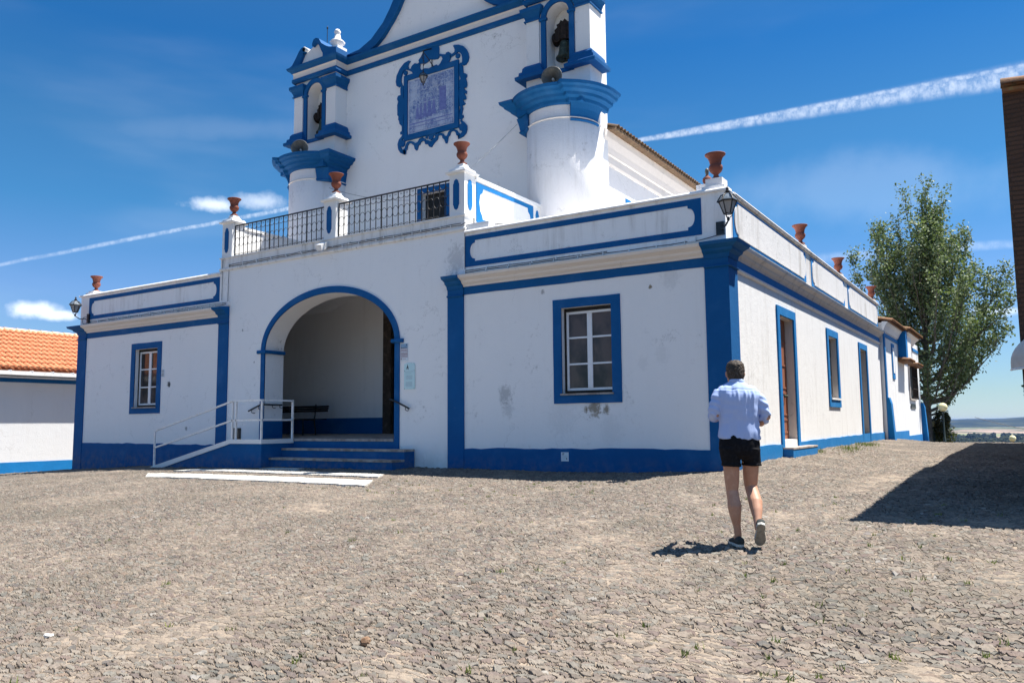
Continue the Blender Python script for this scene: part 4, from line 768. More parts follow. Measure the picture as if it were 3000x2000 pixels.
# ---------------------------------------------------------------- bells, loudspeakers, facade lantern
def bell(x, z, s, label, asym):
    e = empty('church_bell', label, 'bell', 'bells in the belfry arches', (x, 4.33, z))
    MB().lathe([(0, .02), (.25*s, 0), (.255*s, .04), (.20*s, .12), (.165*s, .25), (.15*s, .42), (.12*s, .50), (.04*s, .53), (0, .53)], (0, 0, 0), 24).build('bell_body', 'bronze', e)
    MB().tube([(0, 0, .3*s), (0, 0, -.03*s)], [.012, .03]).build('clapper', 'iron', e)
    y = MB()
    pts = [(-.26, .50), (-.30, .62), (-.22, .72), (-.24, .86), (-.16, .92), (-.18, 1.0), (-.1, 1.02), (-.06, 1.10), (.0, 1.05), (.06, 1.11), (.12, 1.02), (.18, 1.0), (.2, .86), (.26, .74), (.28, .6), (.22, .5), (.08, .55), (-.08, .55)]
    y.prism([(a*s*(1.0 if a > 0 else asym), b*s) for a, b in pts], -.11, .11)
    for sg in (-1, 1): y.tube([(sg*.1*s, -.12, .5*s), (sg*.1*s, -.13, .95*s)], .02).tube([(sg*.1*s, .12, .5*s), (sg*.1*s, .13, .95*s)], .02)
    y.tube([(-.37, 0, .64*s), (.37, 0, .64*s)], .03, 8)
    y.build('headstock', 'wood_dark', e)
    w2 = MB().lathe([(.03, -.02), (.17, -.02), (.19, .02), (.03, .02)], (-.30, 0, .62*s), 18, 'X'); w2.build('bell_wheel', 'wood_dark', e)
    return e
bell(-15.02+.08, 9.78, .98, 'greenish bronze bell hanging in the arch of the left belfry', .9)
bell(-5.68+.04, 9.96, 1.0, 'dark bronze bell hanging in the arch of the right belfry', 1.1)
def speaker(x, z, label, yaw=0):
    e = empty('loudspeaker', label, 'loudspeaker', 'horn loudspeakers at the feet of the belfries', (x, 3.22, z)); e.rotation_euler = (math.radians(-4), 0, yaw); e.scale = (1.14,)*3
    MB().lathe([(0, .10), (.03, .10), (.05, .02), (.10, -.06), (.18, -.13), (.235, -.17), (.245, -.165), (.19, -.11), (.11, -.03), (.07, .08), (.07, .3), (0, .32)], (0, 0, 0), 28, 'Y').build('horn', 'horn', e)
    MB().lathe([(0, -.06), (.028, -.04), (.03, 0), (.03, .1)], (0, 0, 0), 12, 'Y').build('centre_plug', 'white_metal', e)
    MB().box(-.02, .02, .1, .16, -.22, 0).build('bracket', 'iron', e)
speaker(-14.80, 8.86, 'grey horn loudspeaker on the ledge below the left belfry', .62); speaker(-5.40, 8.90, 'dark horn loudspeaker on the ledge below the right belfry', .3)
def lantern(name_label, loc, s=1.0, mount=None, glass='wall_pane'):
    e = empty('wall_lantern', name_label, 'lantern', None, loc)
    hexp = lambda r_, z_: [(r_*math.cos(math.pi/3*i+.3), r_*math.sin(math.pi/3*i+.3), z_) for i in range(6)]
    f = MB()
    def hexloft(a, b, m_): m_.add(hexp(*a)+hexp(*b), [(i, (i+1) % 6, 6+(i+1) % 6, 6+i) for i in range(6)]+[tuple(range(6)), tuple(range(6, 12))])
    hexloft((.195*s, .27*s), (.19*s, .285*s), f); hexloft((.05*s, .43*s), (.06*s, .445*s), f)
    for a, b in zip(hexp(.185*s, .28*s), hexp(.115*s, .39*s)): f.tube([a, b, (0, 0, .43*s)], .011*s, 5)
    for a, b in zip(hexp(.155*s, .27*s), hexp(.075*s, .05*s)): f.tube([a, b], .010*s, 5)
    b1 = hexp(.075*s, .05*s); f.tube(b1+[b1[0]], .010*s, 5)
    for i in (0, 2, 4):
        p = b1[i]; f.tube([p, (p[0]*.8, p[1]*.8, .0), (0, 0, -.03*s)], .008*s, 5)
    f.lathe([(0, .44), (.035, .45), (.04, .47), (.015, .48), (.03, .50), (.02, .53), (.006, .55), (0, .58)], (0, 0, 0), 10) if s == 1 else f.lathe([(0, .44*s), (.035*s, .45*s), (.015*s, .48*s), (.03*s, .5*s), (0, .56*s)], (0, 0, 0), 8)
    f.lathe([(0, -.09*s), (.02*s, -.08*s), (.03*s, -.05*s), (.025*s, -.02*s), (0, 0)], (0, 0, 0), 8)
    f.build('lantern_frame', 'iron', e)
    g = MB(); hexloft((.07*s, .055*s), (.148*s, .265*s), g); g.build('lantern_glass', 'lamp_glass', e)
    g = MB(); hexloft((.18*s, .29*s), (.06*s, .42*s), g); g.build('lantern_top', 'lamp_top', e)
    if mount: mount(e)
    return e
MAT['lamp_glass'] = mat('frosted_lantern_glass', (.34, .34, .33), .2, spec=.5, fn=metal_fn((.30, .30, .30), (.46, .45, .43), 7))
MAT['lamp_top'] = mat('clear_lantern_glass', (.12, .15, .18), .12, spec=.5, fn=metal_fn((.10, .12, .14), (.26, .30, .34), 9))
def mount_corner(e):
    MB().box(-.32, -.17, .27, .37, -.24, .0).build('mounting_box', 'iron2', e)
    MB().tube([(-.22, .27, -.15), (-.16, .15, -.17), (-.06, .03, -.15), (0, 0, -.07)], .014, 6).tube([(-.20, .25, -.08), (-.12, .12, -.08), (-.08, .07, -.12), (-.12, .1, -.15)], .009, 5).tube([(0, 0, -.07), (-.02, -.01, -.13), (-.05, .02, -.10)], .009, 5).build('bracket_arm', 'iron', e)
lantern('black hexagonal wall lantern at the right front corner of the church', (.16, -.34, 3.66), 1.0, mount_corner)
def mount_left(e):
    MB().tube([(.05+.25, .3, -.22), (.22, .2, -.16), (.1, .1, -.17), (0, 0, -.07)], .014, 6).tube([(.30, .3, -.1), (.2, .18, -.12), (.18, .16, -.2)], .010, 5).box(.22, .32, .26, .31, -.3, 0).build('bracket_arm', 'iron', e)
lantern('black hexagonal wall lantern at the far left corner of the church beside the tiled roof', (-21.22, -.33, 3.66), 1.0, mount_left)
def mount_hang(e):
    MB().tube([(0, 0, .4), (0, 0, 1.05)], .012, 6).tube([(0, .42, 1.28), (-.02, .1, 1.10), (0, -.02, 1.02)], .02, 6).tube([(.1, .42, .62), (.05, .15, .86), (0, 0, 1.0)], .014, 6).tube([(0, .42, 1.28), (0, .42, .6)], .014, 6).tube([(0, 0, .55), (.05, .03, .65), (0, 0, .75), (-.05, -.02, .85), (0, 0, .95)], .011, 5).build('bracket_arm', 'iron', e)
lantern('small iron lantern hanging in front of the blue tile picture', (-10.42, 4.06, 10.34), .78, mount_hang)
# ---------------------------------------------------------------- urns
URN = [(0, 0), (.105, 0), (.11, .03), (.075, .05), (.05, .085), (.045, .11), (.06, .13), (.10, .165), (.125, .21), (.13, .25), (.118, .285), (.10, .30), (.105, .315), (.112, .37), (.135, .43), (.17, .47), (.19, .485), (.19, .505), (.17, .505), (.13, .46), (.09, .38), (0, .34)]
def urn(x, y, z, label, s=1.0, rot=0):
    o = MB().lathe(URN, (0, 0, 0), 28).build('terracotta_urn', 'terracotta'); o.location = (x, y, z); o.scale = (s, s, s); o.rotation_euler = (random.uniform(-.02, .02), random.uniform(-.02, .02), rot)
    return tag(o, label, 'urn', 'terracotta urns along the parapets')
urn(POSTS[0], .21, 5.93, 'terracotta urn on the left end post of the balcony'); urn(POSTS[1], .21, 5.93, 'terracotta urn on the middle post of the balcony between the two railings')
urn(POSTS[2], .21, 5.93, 'terracotta urn on the right end post of the balcony'); urn(-21.17, .3, 4.46, 'terracotta urn above the black lantern at the far left corner of the church')
urn(-.24, .3, 4.55, 'large terracotta urn on the right front corner of the church above the lantern', 1.02)
urn(-.15, 6.62, 4.48, 'terracotta urn standing alone nearest the corner on the side parapet'); urn(-.15, 11.5, 4.46, 'terracotta urn in the middle of the three on the side parapet')
urn(-.15, 17.75, 4.46, 'terracotta urn farthest down the side parapet in front of the poplar')
for x, y, w_ in ((-.24, .3, .22), (-21.17, .3, .22)):
    part(MB().box(x-w_, x+w_, y-w_, y+w_, 4.30, 4.40).box(x-w_+.06, x+w_-.06, y-w_+.06, y+w_-.06, 4.40, 4.56 if x > -1 else 4.46), 'urn_pedestal', 'white_rough')
for y in (6.62, 11.5, 17.75): part(MB().box(-.27, -.03, y-.14, y+.14, 4.33, 4.46).box(-.24, .02, y-.3, y+.3, 4.33, 4.37), 'urn_pedestal', 'cornice_dirty')
part(MB().box(-.72, -.34, .53, .86, 4.25, 4.60), 'urn_pedestal', 'white_rough')
o = empty('ball_finial', 'small round terracotta finial with grey tip behind the large corner urn', 'finial', None, (-.53, .64, 4.60))
o.scale = (.62,)*3
MB().lathe([(0, 0), (.08, 0), (.09, .03), (.13, .08), (.15, .15), (.14, .21), (.09, .26), (.05, .29), (.055, .31), (0, .33)], (0, 0, 0), 22).build('finial_ball', 'terracotta', o)
MB().lathe([(.035, .3), (.05, .36), (.065, .44), (.055, .50), (.03, .54), (0, .55)], (0, 0, 0), 14).build('finial_tip', 'horn', o)
# ---------------------------------------------------------------- access ramp
ramp = empty('access_ramp', 'blue and white access ramp with white tubular railing left of the porch steps', 'ramp')
RY = -1.06
MB().prism([(-15.75, -1.5), (-11.3, -1.5), (-11.3, -.40), (-12.47, -.40), (-15.75, -1.13)], RY+.02, -.001).build('ramp_body', 'blue', ramp)
MB().prism([(-15.85, -1.10), (-12.45, -.325), (-11.27, -.325), (-11.27, -.43), (-12.43, -.43), (-15.35, -1.12)], RY-.01, RY+.09).box(-11.37, -11.27, RY+.09, -.04, -.43, -.325).build('ramp_kerb', 'white_clean', ramp)
MB().prism([(-15.8, -1.12), (-12.45, -.36), (-11.37, -.36), (-11.37, -.39), (-12.45, -.39), (-15.8, -1.15)], RY+.09, -.002).build('ramp_floor', 'stone', ramp)
rl = MB(); ry = RY+.04; t_ = .022
def bar(a, b): rl.obox(a, b, .042, .042)
A = (-15.64, ry, -.10); K = (-12.42, ry, .635); K2 = (-12.28, ry, .635); Cn = (-11.33, ry, .635); E_ = (-11.33, -.02, .635)
bar((A[0], ry, -1.08), A); bar(A, K); bar(K, Cn); bar(Cn, E_); bar((K[0], ry, -.33), (K[0], ry, .63)); bar((K2[0], ry, -.33), (K2[0], ry, .61)); bar((Cn[0], ry, -.33), (Cn[0], ry, .63)); bar((-11.33, -.04, -.33), (-11.33, -.04, .63))
bar((A[0], ry, -.56), (K[0], ry, .15)); bar((K[0], ry, .15), (Cn[0], ry, .15)); bar((Cn[0], ry, .15), (-11.33, -.04, .15))
rl.build('ramp_railing', 'white_metal', ramp)
# ---------------------------------------------------------------- small things on the front
def handrail(pts, clips, label):
    e = empty('handrail', label, 'handrail', 'black handrails beside the porch arch', pts[0]); o_ = Vector(pts[0])
    MB().tube([Vector(p)-o_ for p in pts], .022, 10).build('rail', 'iron2', e)
    m_ = MB()
    for c in clips:
        c = Vector(c)-o_; m_.tube([c, c+Vector((.0, .0, -.07)), c+Vector((.03, .03, -.09)), c+Vector((.03, .08, -.08))], .009, 6)
    m_.build('rail_bracket', 'iron2', e)
handrail([(-12.98, -.08, .40), (-12.52, -.08, .555), (-12.30, -.08, .56), (-12.30, .05, .56)], [(-12.85, -.08, .43), (-12.58, -.08, .52)], 'short black handrail on the wall left of the arch')
handrail([(-8.02, -.09, .60), (-7.74, -.09, .50), (-7.44, -.09, .37)], [(-7.55, -.09, .41)], 'black sloping handrail right of the arch, below the plaque')
handrail([(ARX-ARA+.09, .02, .56), (ARX-ARA+.09, .52, .56)], [(ARX-ARA+.09, .2, .56), (ARX-ARA+.09, .45, .56)], 'short level black handrail on the inner left jamb of the arch')
def txt(m_, x0, x1, z, h, y, n=None, gap=.25):   # a line of tiny letter strokes
    x = x0
    while x < x1-.004:
        wd = random.choice((.010, .016, .022))*h/.02
        xe = min(x+wd, x1); m_.box(x, xe, y-.0006, y, z, z+h*random.uniform(.75, 1)); x = xe+h*gap
e = empty('information_sign', 'white poster with blue heading and maroon boxed text beside the arch impost', 'sign', None, (-7.66, 0, 1.68))
def P_(mb_, nm, m_): return mb_.build(nm, m_, e, off=tuple(e.location))
P_(MB().prism(rect(-7.775, -7.545, 1.475, 1.885), -.012, 0), 'sign_sheet', 'paper'); P_(MB().box(-7.765, -7.555, -.0135, -.012, 1.77, 1.875), 'blue_heading', 'ink_blue')
ml = MB(); txt(ml, -7.76, -7.56, 1.775, .022, -.0145); ml.prism([(-7.60, 1.845), (-7.575, 1.825), (-7.57, 1.84), (-7.585, 1.86), (-7.6, 1.865)], -.0150, -.0136); P_(ml, 'heading_text', 'ink')
ml = MB().prism(rect(-7.765, -7.555, 1.56, 1.76), -.0135, -.012, 'XZ', [rect(-7.758, -7.562, 1.71, 1.753), rect(-7.758, -7.562, 1.645, 1.70), rect(-7.758, -7.562, 1.57, 1.635)])
for z_ in (1.722, 1.66, 1.612, 1.585): txt(ml, -7.745, -7.57, z_, .016, -.0125)
P_(ml, 'boxed_text', 'ink_red')
ml = MB().box(-7.76, -7.735, -.0135, -.012, 1.51, 1.54); txt(ml, -7.72, -7.60, 1.515, .008, -.0135); P_(ml, 'footer_mark', 'ink_red')
e = empty('plaque', 'pale green acrylic information plaque with a small figure emblem right of the arch', 'plaque', None, (-7.49, 0, 1.12))
P_(MB().prism([(-7.65, .815), (-7.33, .815), (-7.33, 1.36), (-7.345, 1.40), (-7.38, 1.42), (-7.42, 1.405), (-7.44, 1.425), (-7.56, 1.425), (-7.60, 1.405), (-7.65, 1.40)], -.022, -.01), 'plaque_plate', 'plaque')
P_(MB().lathe([(0, 0), (.008, 0), (.008, .024), (0, .024)], (-7.635, -.024, .83), 8, 'Y').lathe([(0, 0), (.008, 0), (.008, .024), (0, .024)], (-7.35, -.024, .83), 8, 'Y').lathe([(0, 0), (.008, 0), (.008, .024), (0, .024)], (-7.635, -.024, 1.24), 8, 'Y').lathe([(0, 0), (.008, 0), (.008, .024), (0, .024)], (-7.35, -.024, 1.24), 8, 'Y'), 'plaque_studs', 'iron')
P_(MB().prism([(-7.575, 1.27), (-7.56, 1.27), (-7.55, 1.31), (-7.54, 1.31), (-7.53, 1.27), (-7.515, 1.27), (-7.52, 1.325), (-7.535, 1.345), (-7.54, 1.375), (-7.548, 1.39), (-7.556, 1.375), (-7.556, 1.345), (-7.572, 1.32)], -.0235, -.0215), 'plaque_emblem', 'ink')
ml = MB()
for z_, h_, a, b in [(1.215, .013, -7.62, -7.38), (1.175, .010, -7.62, -7.43)]+[(1.13-.0125*k, .006, -7.6, -7.40) for k in range(8)]+[(.98-.0125*k, .006, -7.6, -7.40) for k in range(9)]: txt(ml, a, b, z_, h_, -.0222)
P_(ml, 'plaque_text', 'ink_soft')
e = empty('notice', 'small white notice with a dark emblem on the blue plinth below the large window', 'sign', None, (-3.43, 0, -.66))
P_(MB().prism(rect(-3.515, -3.345, -.755, -.575), -.028, -.02), 'notice_sheet', 'paper')
ml = MB().prism([(-3.497, -.612), (-3.487, -.598), (-3.44, -.592), (-3.437, -.60), (-3.45, -.612)], -.0295, -.028).prism([(-3.405, -.715), (-3.375, -.715), (-3.383, -.695), (-3.39, -.687), (-3.397, -.695)], -.0295, -.028); txt(ml, -3.495, -3.455, -.632, .008, -.0285); P_(ml, 'notice_emblem', 'ink')
ml = MB()
for z_ in (-.602, -.645, -.665, -.685, -.712): txt(ml, -3.43 if z_ > -.61 else -3.495, -3.37 if z_ > -.7 else -3.42, z_, .007, -.0285)
P_(ml, 'notice_text', 'ink_soft')
e = empty('notice', 'little paper notice stuck right of the left wing window', 'sign', None, (-16.9, 0, 1.57))
P_(MB().prism(rect(-16.985, -16.83, 1.455, 1.685), -.01, 0), 'notice_sheet', 'paper'); ml = MB()
for z_ in (1.655, 1.63, 1.60, 1.565, 1.54, 1.515, 1.49): txt(ml, -16.97, -16.85, z_, .013, -.0105)
P_(ml, 'notice_text', 'ink')
e = empty('meter_box', 'dark square meter box low on the wall behind the ramp railing', 'box', None, (-13.53, 0, -.19))
P_(MB().box(-13.70, -13.36, -.03, 0, -.345, -.045), 'box_body', 'iron2'); P_(MB().prism(rect(-13.69, -13.37, -.335, -.055), -.036, -.03, 'XZ', [rect(-13.67, -13.39, -.315, -.075)]).box(-13.43, -13.40, -.042, -.03, -.11, -.075), 'box_rim', 'iron')
e = empty('floodlight', 'white square floodlight on the balcony ledge below the middle post', 'floodlight', None, (-10.2, -.12, 4.45))
P_(MB().add([(-10.30, -.28, 4.36), (-10.12, -.28, 4.34), (-10.12, -.10, 4.44), (-10.30, -.10, 4.46), (-10.32, -.34, 4.50), (-10.10, -.34, 4.48), (-10.10, -.10, 4.60), (-10.32, -.10, 4.62)], [(0, 1, 2, 3), (4, 7, 6, 5), (0, 4, 5, 1), (1, 5, 6, 2), (2, 6, 7, 3), (3, 7, 4, 0)]), 'floodlight_body', 'white_metal')
P_(MB().obox((-10.34, -.1, 4.62), (-10.34, 0, 4.42), .02, .03).obox((-10.4, -.08, 4.6), (-10.30, -.08, 4.66), .05, .03), 'floodlight_bracket', 'cream')
# cables that run along the front
def cable(runs, label, r=.008, clips=True):
    m_ = MB(); cl = MB()
    for pts in runs:
        P0 = []
        for a, b in zip(pts[:-1], pts[1:]):
            n = max(2, int(math.dist(a, b)/.28))
            for i in range(n):
                t = i/n; q = [a[k]+(b[k]-a[k])*t for k in range(3)]; q[2] += random.uniform(-.008, .006); q[1] += random.uniform(-.004, .003); P0.append(q)
                if clips and i % 2 == 0 and abs(a[0]-b[0]) > .5: cl.box(q[0]-.010, q[0]+.010, q[1]-.012, .0, q[2]-.035, q[2]+.03)
        P0.append(pts[-1]); m_.tube(P0, r, 5)
    c0 = tuple(runs[0][0]); o = m_.build('cable', 'grey_cable', None, off=c0); tag(o, label, 'cable', 'cables clipped along the church walls')
    if clips: cl.build('cable_clips', 'white_metal', o, off=None).location = (-c0[0], -c0[1], -c0[2])
cable([[(-5.9, -.02, 3.36), (-.5, -.02, 3.37), (-.15, -.03, 3.42)], [(-5.9, -.02, 3.40), (-2.4, -.02, 3.40)], [(-5.9, -.02, 3.37), (-5.9, -.02, 4.4)]], 'thin grey cable run above the cornice of the right wing')
cable([[(-14.0, -.04, 4.42), (-10.2, -.06, 4.44), (-6.0, -.04, 4.45), (-5.85, -.04, 4.5)], [(-14.0, -.04, 4.47), (-6.0, -.04, 4.49)], [(-14.0, -.03, 4.42), (-14.02, -.03, 3.36)], [(-14.28, -.03, 4.7), (-14.28, -.03, 3.5)]], 'double grey cable run along the balcony ledge')
cable([[(-21.0, -.02, 3.37), (-14.3, -.02, 3.37), (-13.95, -.02, 3.40)], [(-21.0, -.02, 3.41), (-14.0, -.02, 3.42)], [(-21.05, -.02, 3.37), (-21.25, -.04, 3.36), (-21.3, -.05, 3.5)]], 'thin grey cable run above the cornice of the left wing')
part(MB().box(-.72, -.56, -.05, 0, 3.36, 3.45).box(-14.06, -13.94, -.05, 0, 3.33, 3.44), 'junction_box', 'white_metal')
def sag(a, b, s_, n=14): return [tuple(a[k]+(b[k]-a[k])*i/n-(s_*4*(i/n)*(1-i/n) if k == 2 else 0) for k in range(3)) for i in range(n+1)]
for a, b, s_, lb in (((-6.72, 3.55, 8.1), (-6.2, .35, 5.75), .02, 'thin wire slanting from the right tower down to the balcony post'), ((-14.0, 3.7, 7.6), (-11.2, 4.4, 6.9), .12, 'thin wire sagging from the left tower across the facade')):
    tag(MB().tube([Vector(p)-Vector(a) for p in sag(a, b, s_)], .006, 4).build('wire', 'grey_cable', None), lb, 'wire').location = a
# bench in the porch
e = empty('porch_bench', 'black slatted metal bench against the shaded back wall of the porch', 'bench', None, (-14.05, 2.5, -.27))
bx0, bx1 = -1.3, 1.24
m_ = MB()
for k in range(3): m_.tube([(bx0, .12+.02*k, .70+.065*k), (bx1, .12+.02*k, .70+.065*k)], .03, 8)
m_.build('backrest', 'iron2', e)
m_ = MB()
for k in range(4): m_.box(bx0, bx1, -.32+.11*k, -.24+.11*k, .44, .47)
m_.build('seat', 'iron2', e)
for x in (-.9, .72):
    MB().tube([(x, .16, .9), (x, .13, .6), (x, .1, .45), (x, .16, 0)], .022, 6).tube([(x, .1, .44), (x, -.34, .44), (x, -.34, 0)], .022, 6).build('leg', 'iron2', e)
# pale paving strips
def strip(pts, label, kind='structure'):
    m_ = MB(); n = 26
    (a, b, c, d) = pts     # a-b far edge left->right, d-c near edge
    vs = []
    for i in range(n+1):
        t = i/n
        for (p, q), du in (((a, b), 0), ((d, c), 0)):
            x = p[0]+(q[0]-p[0])*t; y = p[1]+(q[1]-p[1])*t+random.uniform(-.045, .045); vs.append((x, y, gz(x, y)+.040))
    top = [(2*i, 2*i+1, 2*i+3, 2*i+2) for i in range(n)]; k = len(vs); vs += [(x, y, z-.12) for x, y, z in vs]
    m_.add(vs, top+[tuple(k+j for j in f)[::-1] for f in top]+[(2*i, 2*i+2, k+2*i+2, k+2*i) for i in range(n)]+[(2*i+3, 2*i+1, k+2*i+1, k+2*i+3) for i in range(n)]+[(1, 0, k, k+1), (2*n, 2*n+1, k+2*n+1, k+2*n)])
    o = m_.build('paving_strip', 'strip'); o['kind'] = 'structure'; return o
strip([(-13.25, -2.72), (-6.15, -2.72), (-5.65, -3.42), (-12.2, -3.46)], ''); strip([(-12.95, -1.62), (-6.72, -1.75), (-6.5, -2.15), (-13.2, -2.12)], ''); strip([(-10.75, -1.12), (-9.75, -1.12), (-9.6, -1.44), (-10.9, -1.44)], '')
# ---------------------------------------------------------------- low white house on the left
lh = empty('low_house', 'low white house with orange clay tile roof and blue base left of the church', 'house', None, (-21.5, -4, -1.4)); LO = tuple(lh.location)
def L_(m_, nm, mt, par=lh, **k): return m_.build(nm, mt, par, off=LO if par is lh else None, **k)
L_(MB().box(-28.5, -21.5, -13, 3, -2.2, 1.78), 'house_wall', 'house_white')
L_(MB().box(-21.51, -21.485, -13, 3.0, -2.2, -1.02), 'painted_base', 'blue_side'); L_(MB().box(-21.51, -21.485, -13, 3.0, 1.40, 1.52), 'eave_band', 'blue')
sl = math.atan2(3.30-1.80, 24.6-21.2)
L_(MB().add([(-21.18, -13, 1.76), (-21.18, 3.2, 1.76), (-24.6, 3.2, 3.27), (-24.6, -13, 3.27), (-28.2, -13, 1.7), (-28.2, 3.2, 1.7)], [(0, 1, 2, 3), (3, 2, 5, 4)]).box(-21.5, -21.2, -13, 3.0, 1.70, 1.75), 'roof_deck', 'tile')
tm = MB(); sp = .182; nr_ = 9; cl_ = (24.62-21.16)/math.cos(sl)/nr_
y = -12.9
R3 = Matrix.Rotation(-sl, 3, 'Y')
while y < 3.1:
    for k in range(nr_+0):
        x = -21.16-k*cl_*math.cos(sl); z = 1.80+k*cl_*math.sin(sl)+random.uniform(-.004, .004)
        d = Vector((-math.cos(sl), 0, math.sin(sl))); n_ = Vector((math.sin(sl), 0, math.cos(sl)))
        p0 = Vector((x, y+random.uniform(-.006, .006), z))+n_*.028; p1 = p0+d*(cl_+.05)-n_*.02
        vs = []
        for p, r_ in ((p0, .088), (p1, .068)):
            vs += [p+Vector((0, math.cos(a)*r_, 0))+n_*(math.sin(a)*r_*.85) for a in np.linspace(0, math.pi, 7)]
        tm.add(vs, [(i, i+1, 8+i, 7+i) for i in range(6)], True); tm.add(vs[:7], [tuple(range(7))])
    y += sp
L_(tm, 'roof_tiles', 'tile', fix=False)
rm = MB(); y = -12.9
while y < 3.1:
    rm.lathe([(.13, 0), (.11, .46)], (-24.6, y, 3.29), 8, 'Y', a0=0, a1=math.pi); y += .4
L_(rm, 'ridge_tiles', MAT['tile_pale'] if 'tile_pale' in MAT else 'tile', fix=False)
gm = MB().lathe([(.055, -13), (.055, 3.1)], (-21.10, 0, 1.70), 10, 'Y', a0=math.pi, a1=2*math.pi, M=Matrix.Diagonal((1.25, 1, 1.7)).to_3x3())
gm.box(-21.19, -21.165, -13, 3.1, 1.585, 1.715).box(-21.045, -21.02, -13, 3.1, 1.60, 1.715).box(-21.5, -21.17, -13, 3.1, 1.53, 1.56)
L_(gm, 'gutter', 'white_metal')
hk = MB(); y = -12.8
while y < 3.1: hk.box(-21.2, -21.01, y-.012, y+.012, 1.71, 1.745); y += .62
L_(hk, 'gutter_hooks', 'white_metal')
lh.location = CAM+(Vector(LO)-CAM)*1.212; lh.scale = (1.212,)*3
# ---------------------------------------------------------------- dark building on the right with awning and pot
rb = empty('brown_building', 'old dark brown brick building at the right edge with clay tiles on top', 'building', None, (4.46, -3.3, -1.1)); RO = tuple(rb.location)
rw = [(4.43, -3.32), (11, -3.32), (11, 19.5), (4.40, 19.5)]
MB().prism(rw, -2.2, 3.86, 'XY').build('brick_wall', 'old_wall', rb, off=RO)
MB().add([(4.44, -3.4, 3.87), (11.1, -3.4, 3.55), (11.1, 19.6, 3.55), (4.42, 19.6, 3.87), (4.44, -3.4, 3.91), (11.1, -3.4, 3.59), (11.1, 19.6, 3.59), (4.42, 19.6, 3.91)], [(0, 3, 2, 1), (4, 5, 6, 7), (0, 1, 5, 4), (3, 7, 6, 2), (0, 4, 7, 3), (1, 2, 6, 5)]).build('roof_deck', 'tile_old', rb, off=RO)
tm = MB(); y = -3.36
while y < 19.5:
    tm.lathe([(.085, 0), (.07, .45)], (4.43, y, 3.92), 7, 'X', a0=0, a1=math.pi, M=Matrix.Rotation(math.radians(3), 3, 'Y')); y += .19
x = 4.42
while x < 8:
    tm.lathe([(.09, 0), (.075, .42)], (x, -3.42, 3.93-.047*(x-4.4)), 7, 'X', a0=0, a1=math.pi, M=Matrix.Rotation(math.radians(3), 3, 'Y')); x += .36
tm.build('roof_tiles', 'tile_old', rb, off=RO, fix=False)
bdr = MB().box(4.85, 5.65, -3.37, -3.31, -1.3, .62).prism(rect(4.78, 5.72, -1.4, .70), -3.40, -3.33, 'XZ', [rect(4.85, 5.65, -1.4, .62)]).build('street_door', 'door_old', rb, off=RO)
MB().prism(rect(6.9, 7.9, -.3, 1.2), -3.38, -3.31, 'XZ', [rect(7.0, 7.36, -.2, 1.1), rect(7.44, 7.8, -.2, 1.1)]).build('window_frame', 'door_old', rb, off=RO); MB().box(6.95, 7.85, -3.345, -3.33, -.25, 1.15).build('window_glass', 'glass', rb, off=RO)
aw = empty('awning', 'beige domed canvas awning on the brown building at the right edge', 'awning', None, (5.20, -3.33, .62))
m_ = MB(); vs = []; na, nb = 16, 12
for i in range(na+1):
    a = math.pi*i/na
    for j in range(nb+1):
        b = math.pi/2*j/nb; k = 1+.02*math.cos(2*a*8)
        vs.append((-.88*math.cos(a)*math.cos(b)**.8, -.55*math.sin(a)*math.cos(b)**.8*k, .44*math.sin(b)+.03))
m_.add(vs, [(i*(nb+1)+j, (i+1)*(nb+1)+j, (i+1)*(nb+1)+j+1, i*(nb+1)+j+1) for i in range(na) for j in range(nb)], True)
rim = [(-.88*math.cos(math.pi*i/na), -.55*math.sin(math.pi*i/na)) for i in range(na+1)]
m_.add([(x, y, .03) for x, y in rim]+[(x*1.0, y*1.0, -.06) for x, y in rim], [(i, i+1, na+2+i, na+1+i) for i in range(na)])
m_.build('awning_canvas', 'canvas', aw, fix=False)
rr_ = MB()
for i in range(0, na+1, 3):
    a = math.pi*i/na; rr_.tube([(-.87*math.cos(a)*math.cos(b)**.8, -.54*math.sin(a)*math.cos(b)**.8, .435*math.sin(b)+.025) for b in np.linspace(0, math.pi/2, 8)], .01, 5)
rr_.tube([(x, y, -.05) for x, y in rim], .012, 5); rr_.build('awning_ribs', 'white_metal', aw)
def leaves(n, gen, size, name, m, parent=None, flat=False, off=None):
    pts, nrm = gen(n); n = len(pts); a = np.random.rand(n)*2*math.pi; s = size*(.6+.8*np.random.rand(n))
    nv = nrm/np.linalg.norm(nrm, axis=1)[:, None]; t = np.cross(nv, np.random.randn(n, 3)); t /= np.linalg.norm(t, axis=1)[:, None]; b = np.cross(nv, t)
    q = np.stack([pts-t*s[:, None], pts+b*(s*.55)[:, None], pts+t*s[:, None], pts-b*(s*.55)[:, None]], 1).reshape(-1, 3)
    if off is not None: q = q-np.array(off)
    me = bpy.data.meshes.new(name); me.vertices.add(4*n); me.vertices.foreach_set('co', q.astype(np.float32).ravel()); me.loops.add(4*n); me.loops.foreach_set('vertex_index', np.arange(4*n, dtype=np.int32))
    me.polygons.add(n); me.polygons.foreach_set('loop_start', np.arange(0, 4*n, 4, dtype=np.int32)); me.polygons.foreach_set('loop_total', np.full(n, 4, dtype=np.int32)); me.update(calc_edges=True)
    me.materials.append(MAT[m] if isinstance(m, str) else m); o = bpy.data.objects.new(name, me); C.objects.link(o)
    if parent: o.parent = parent
    if off is not None: o.location = (0, 0, 0) if parent else off
    return o
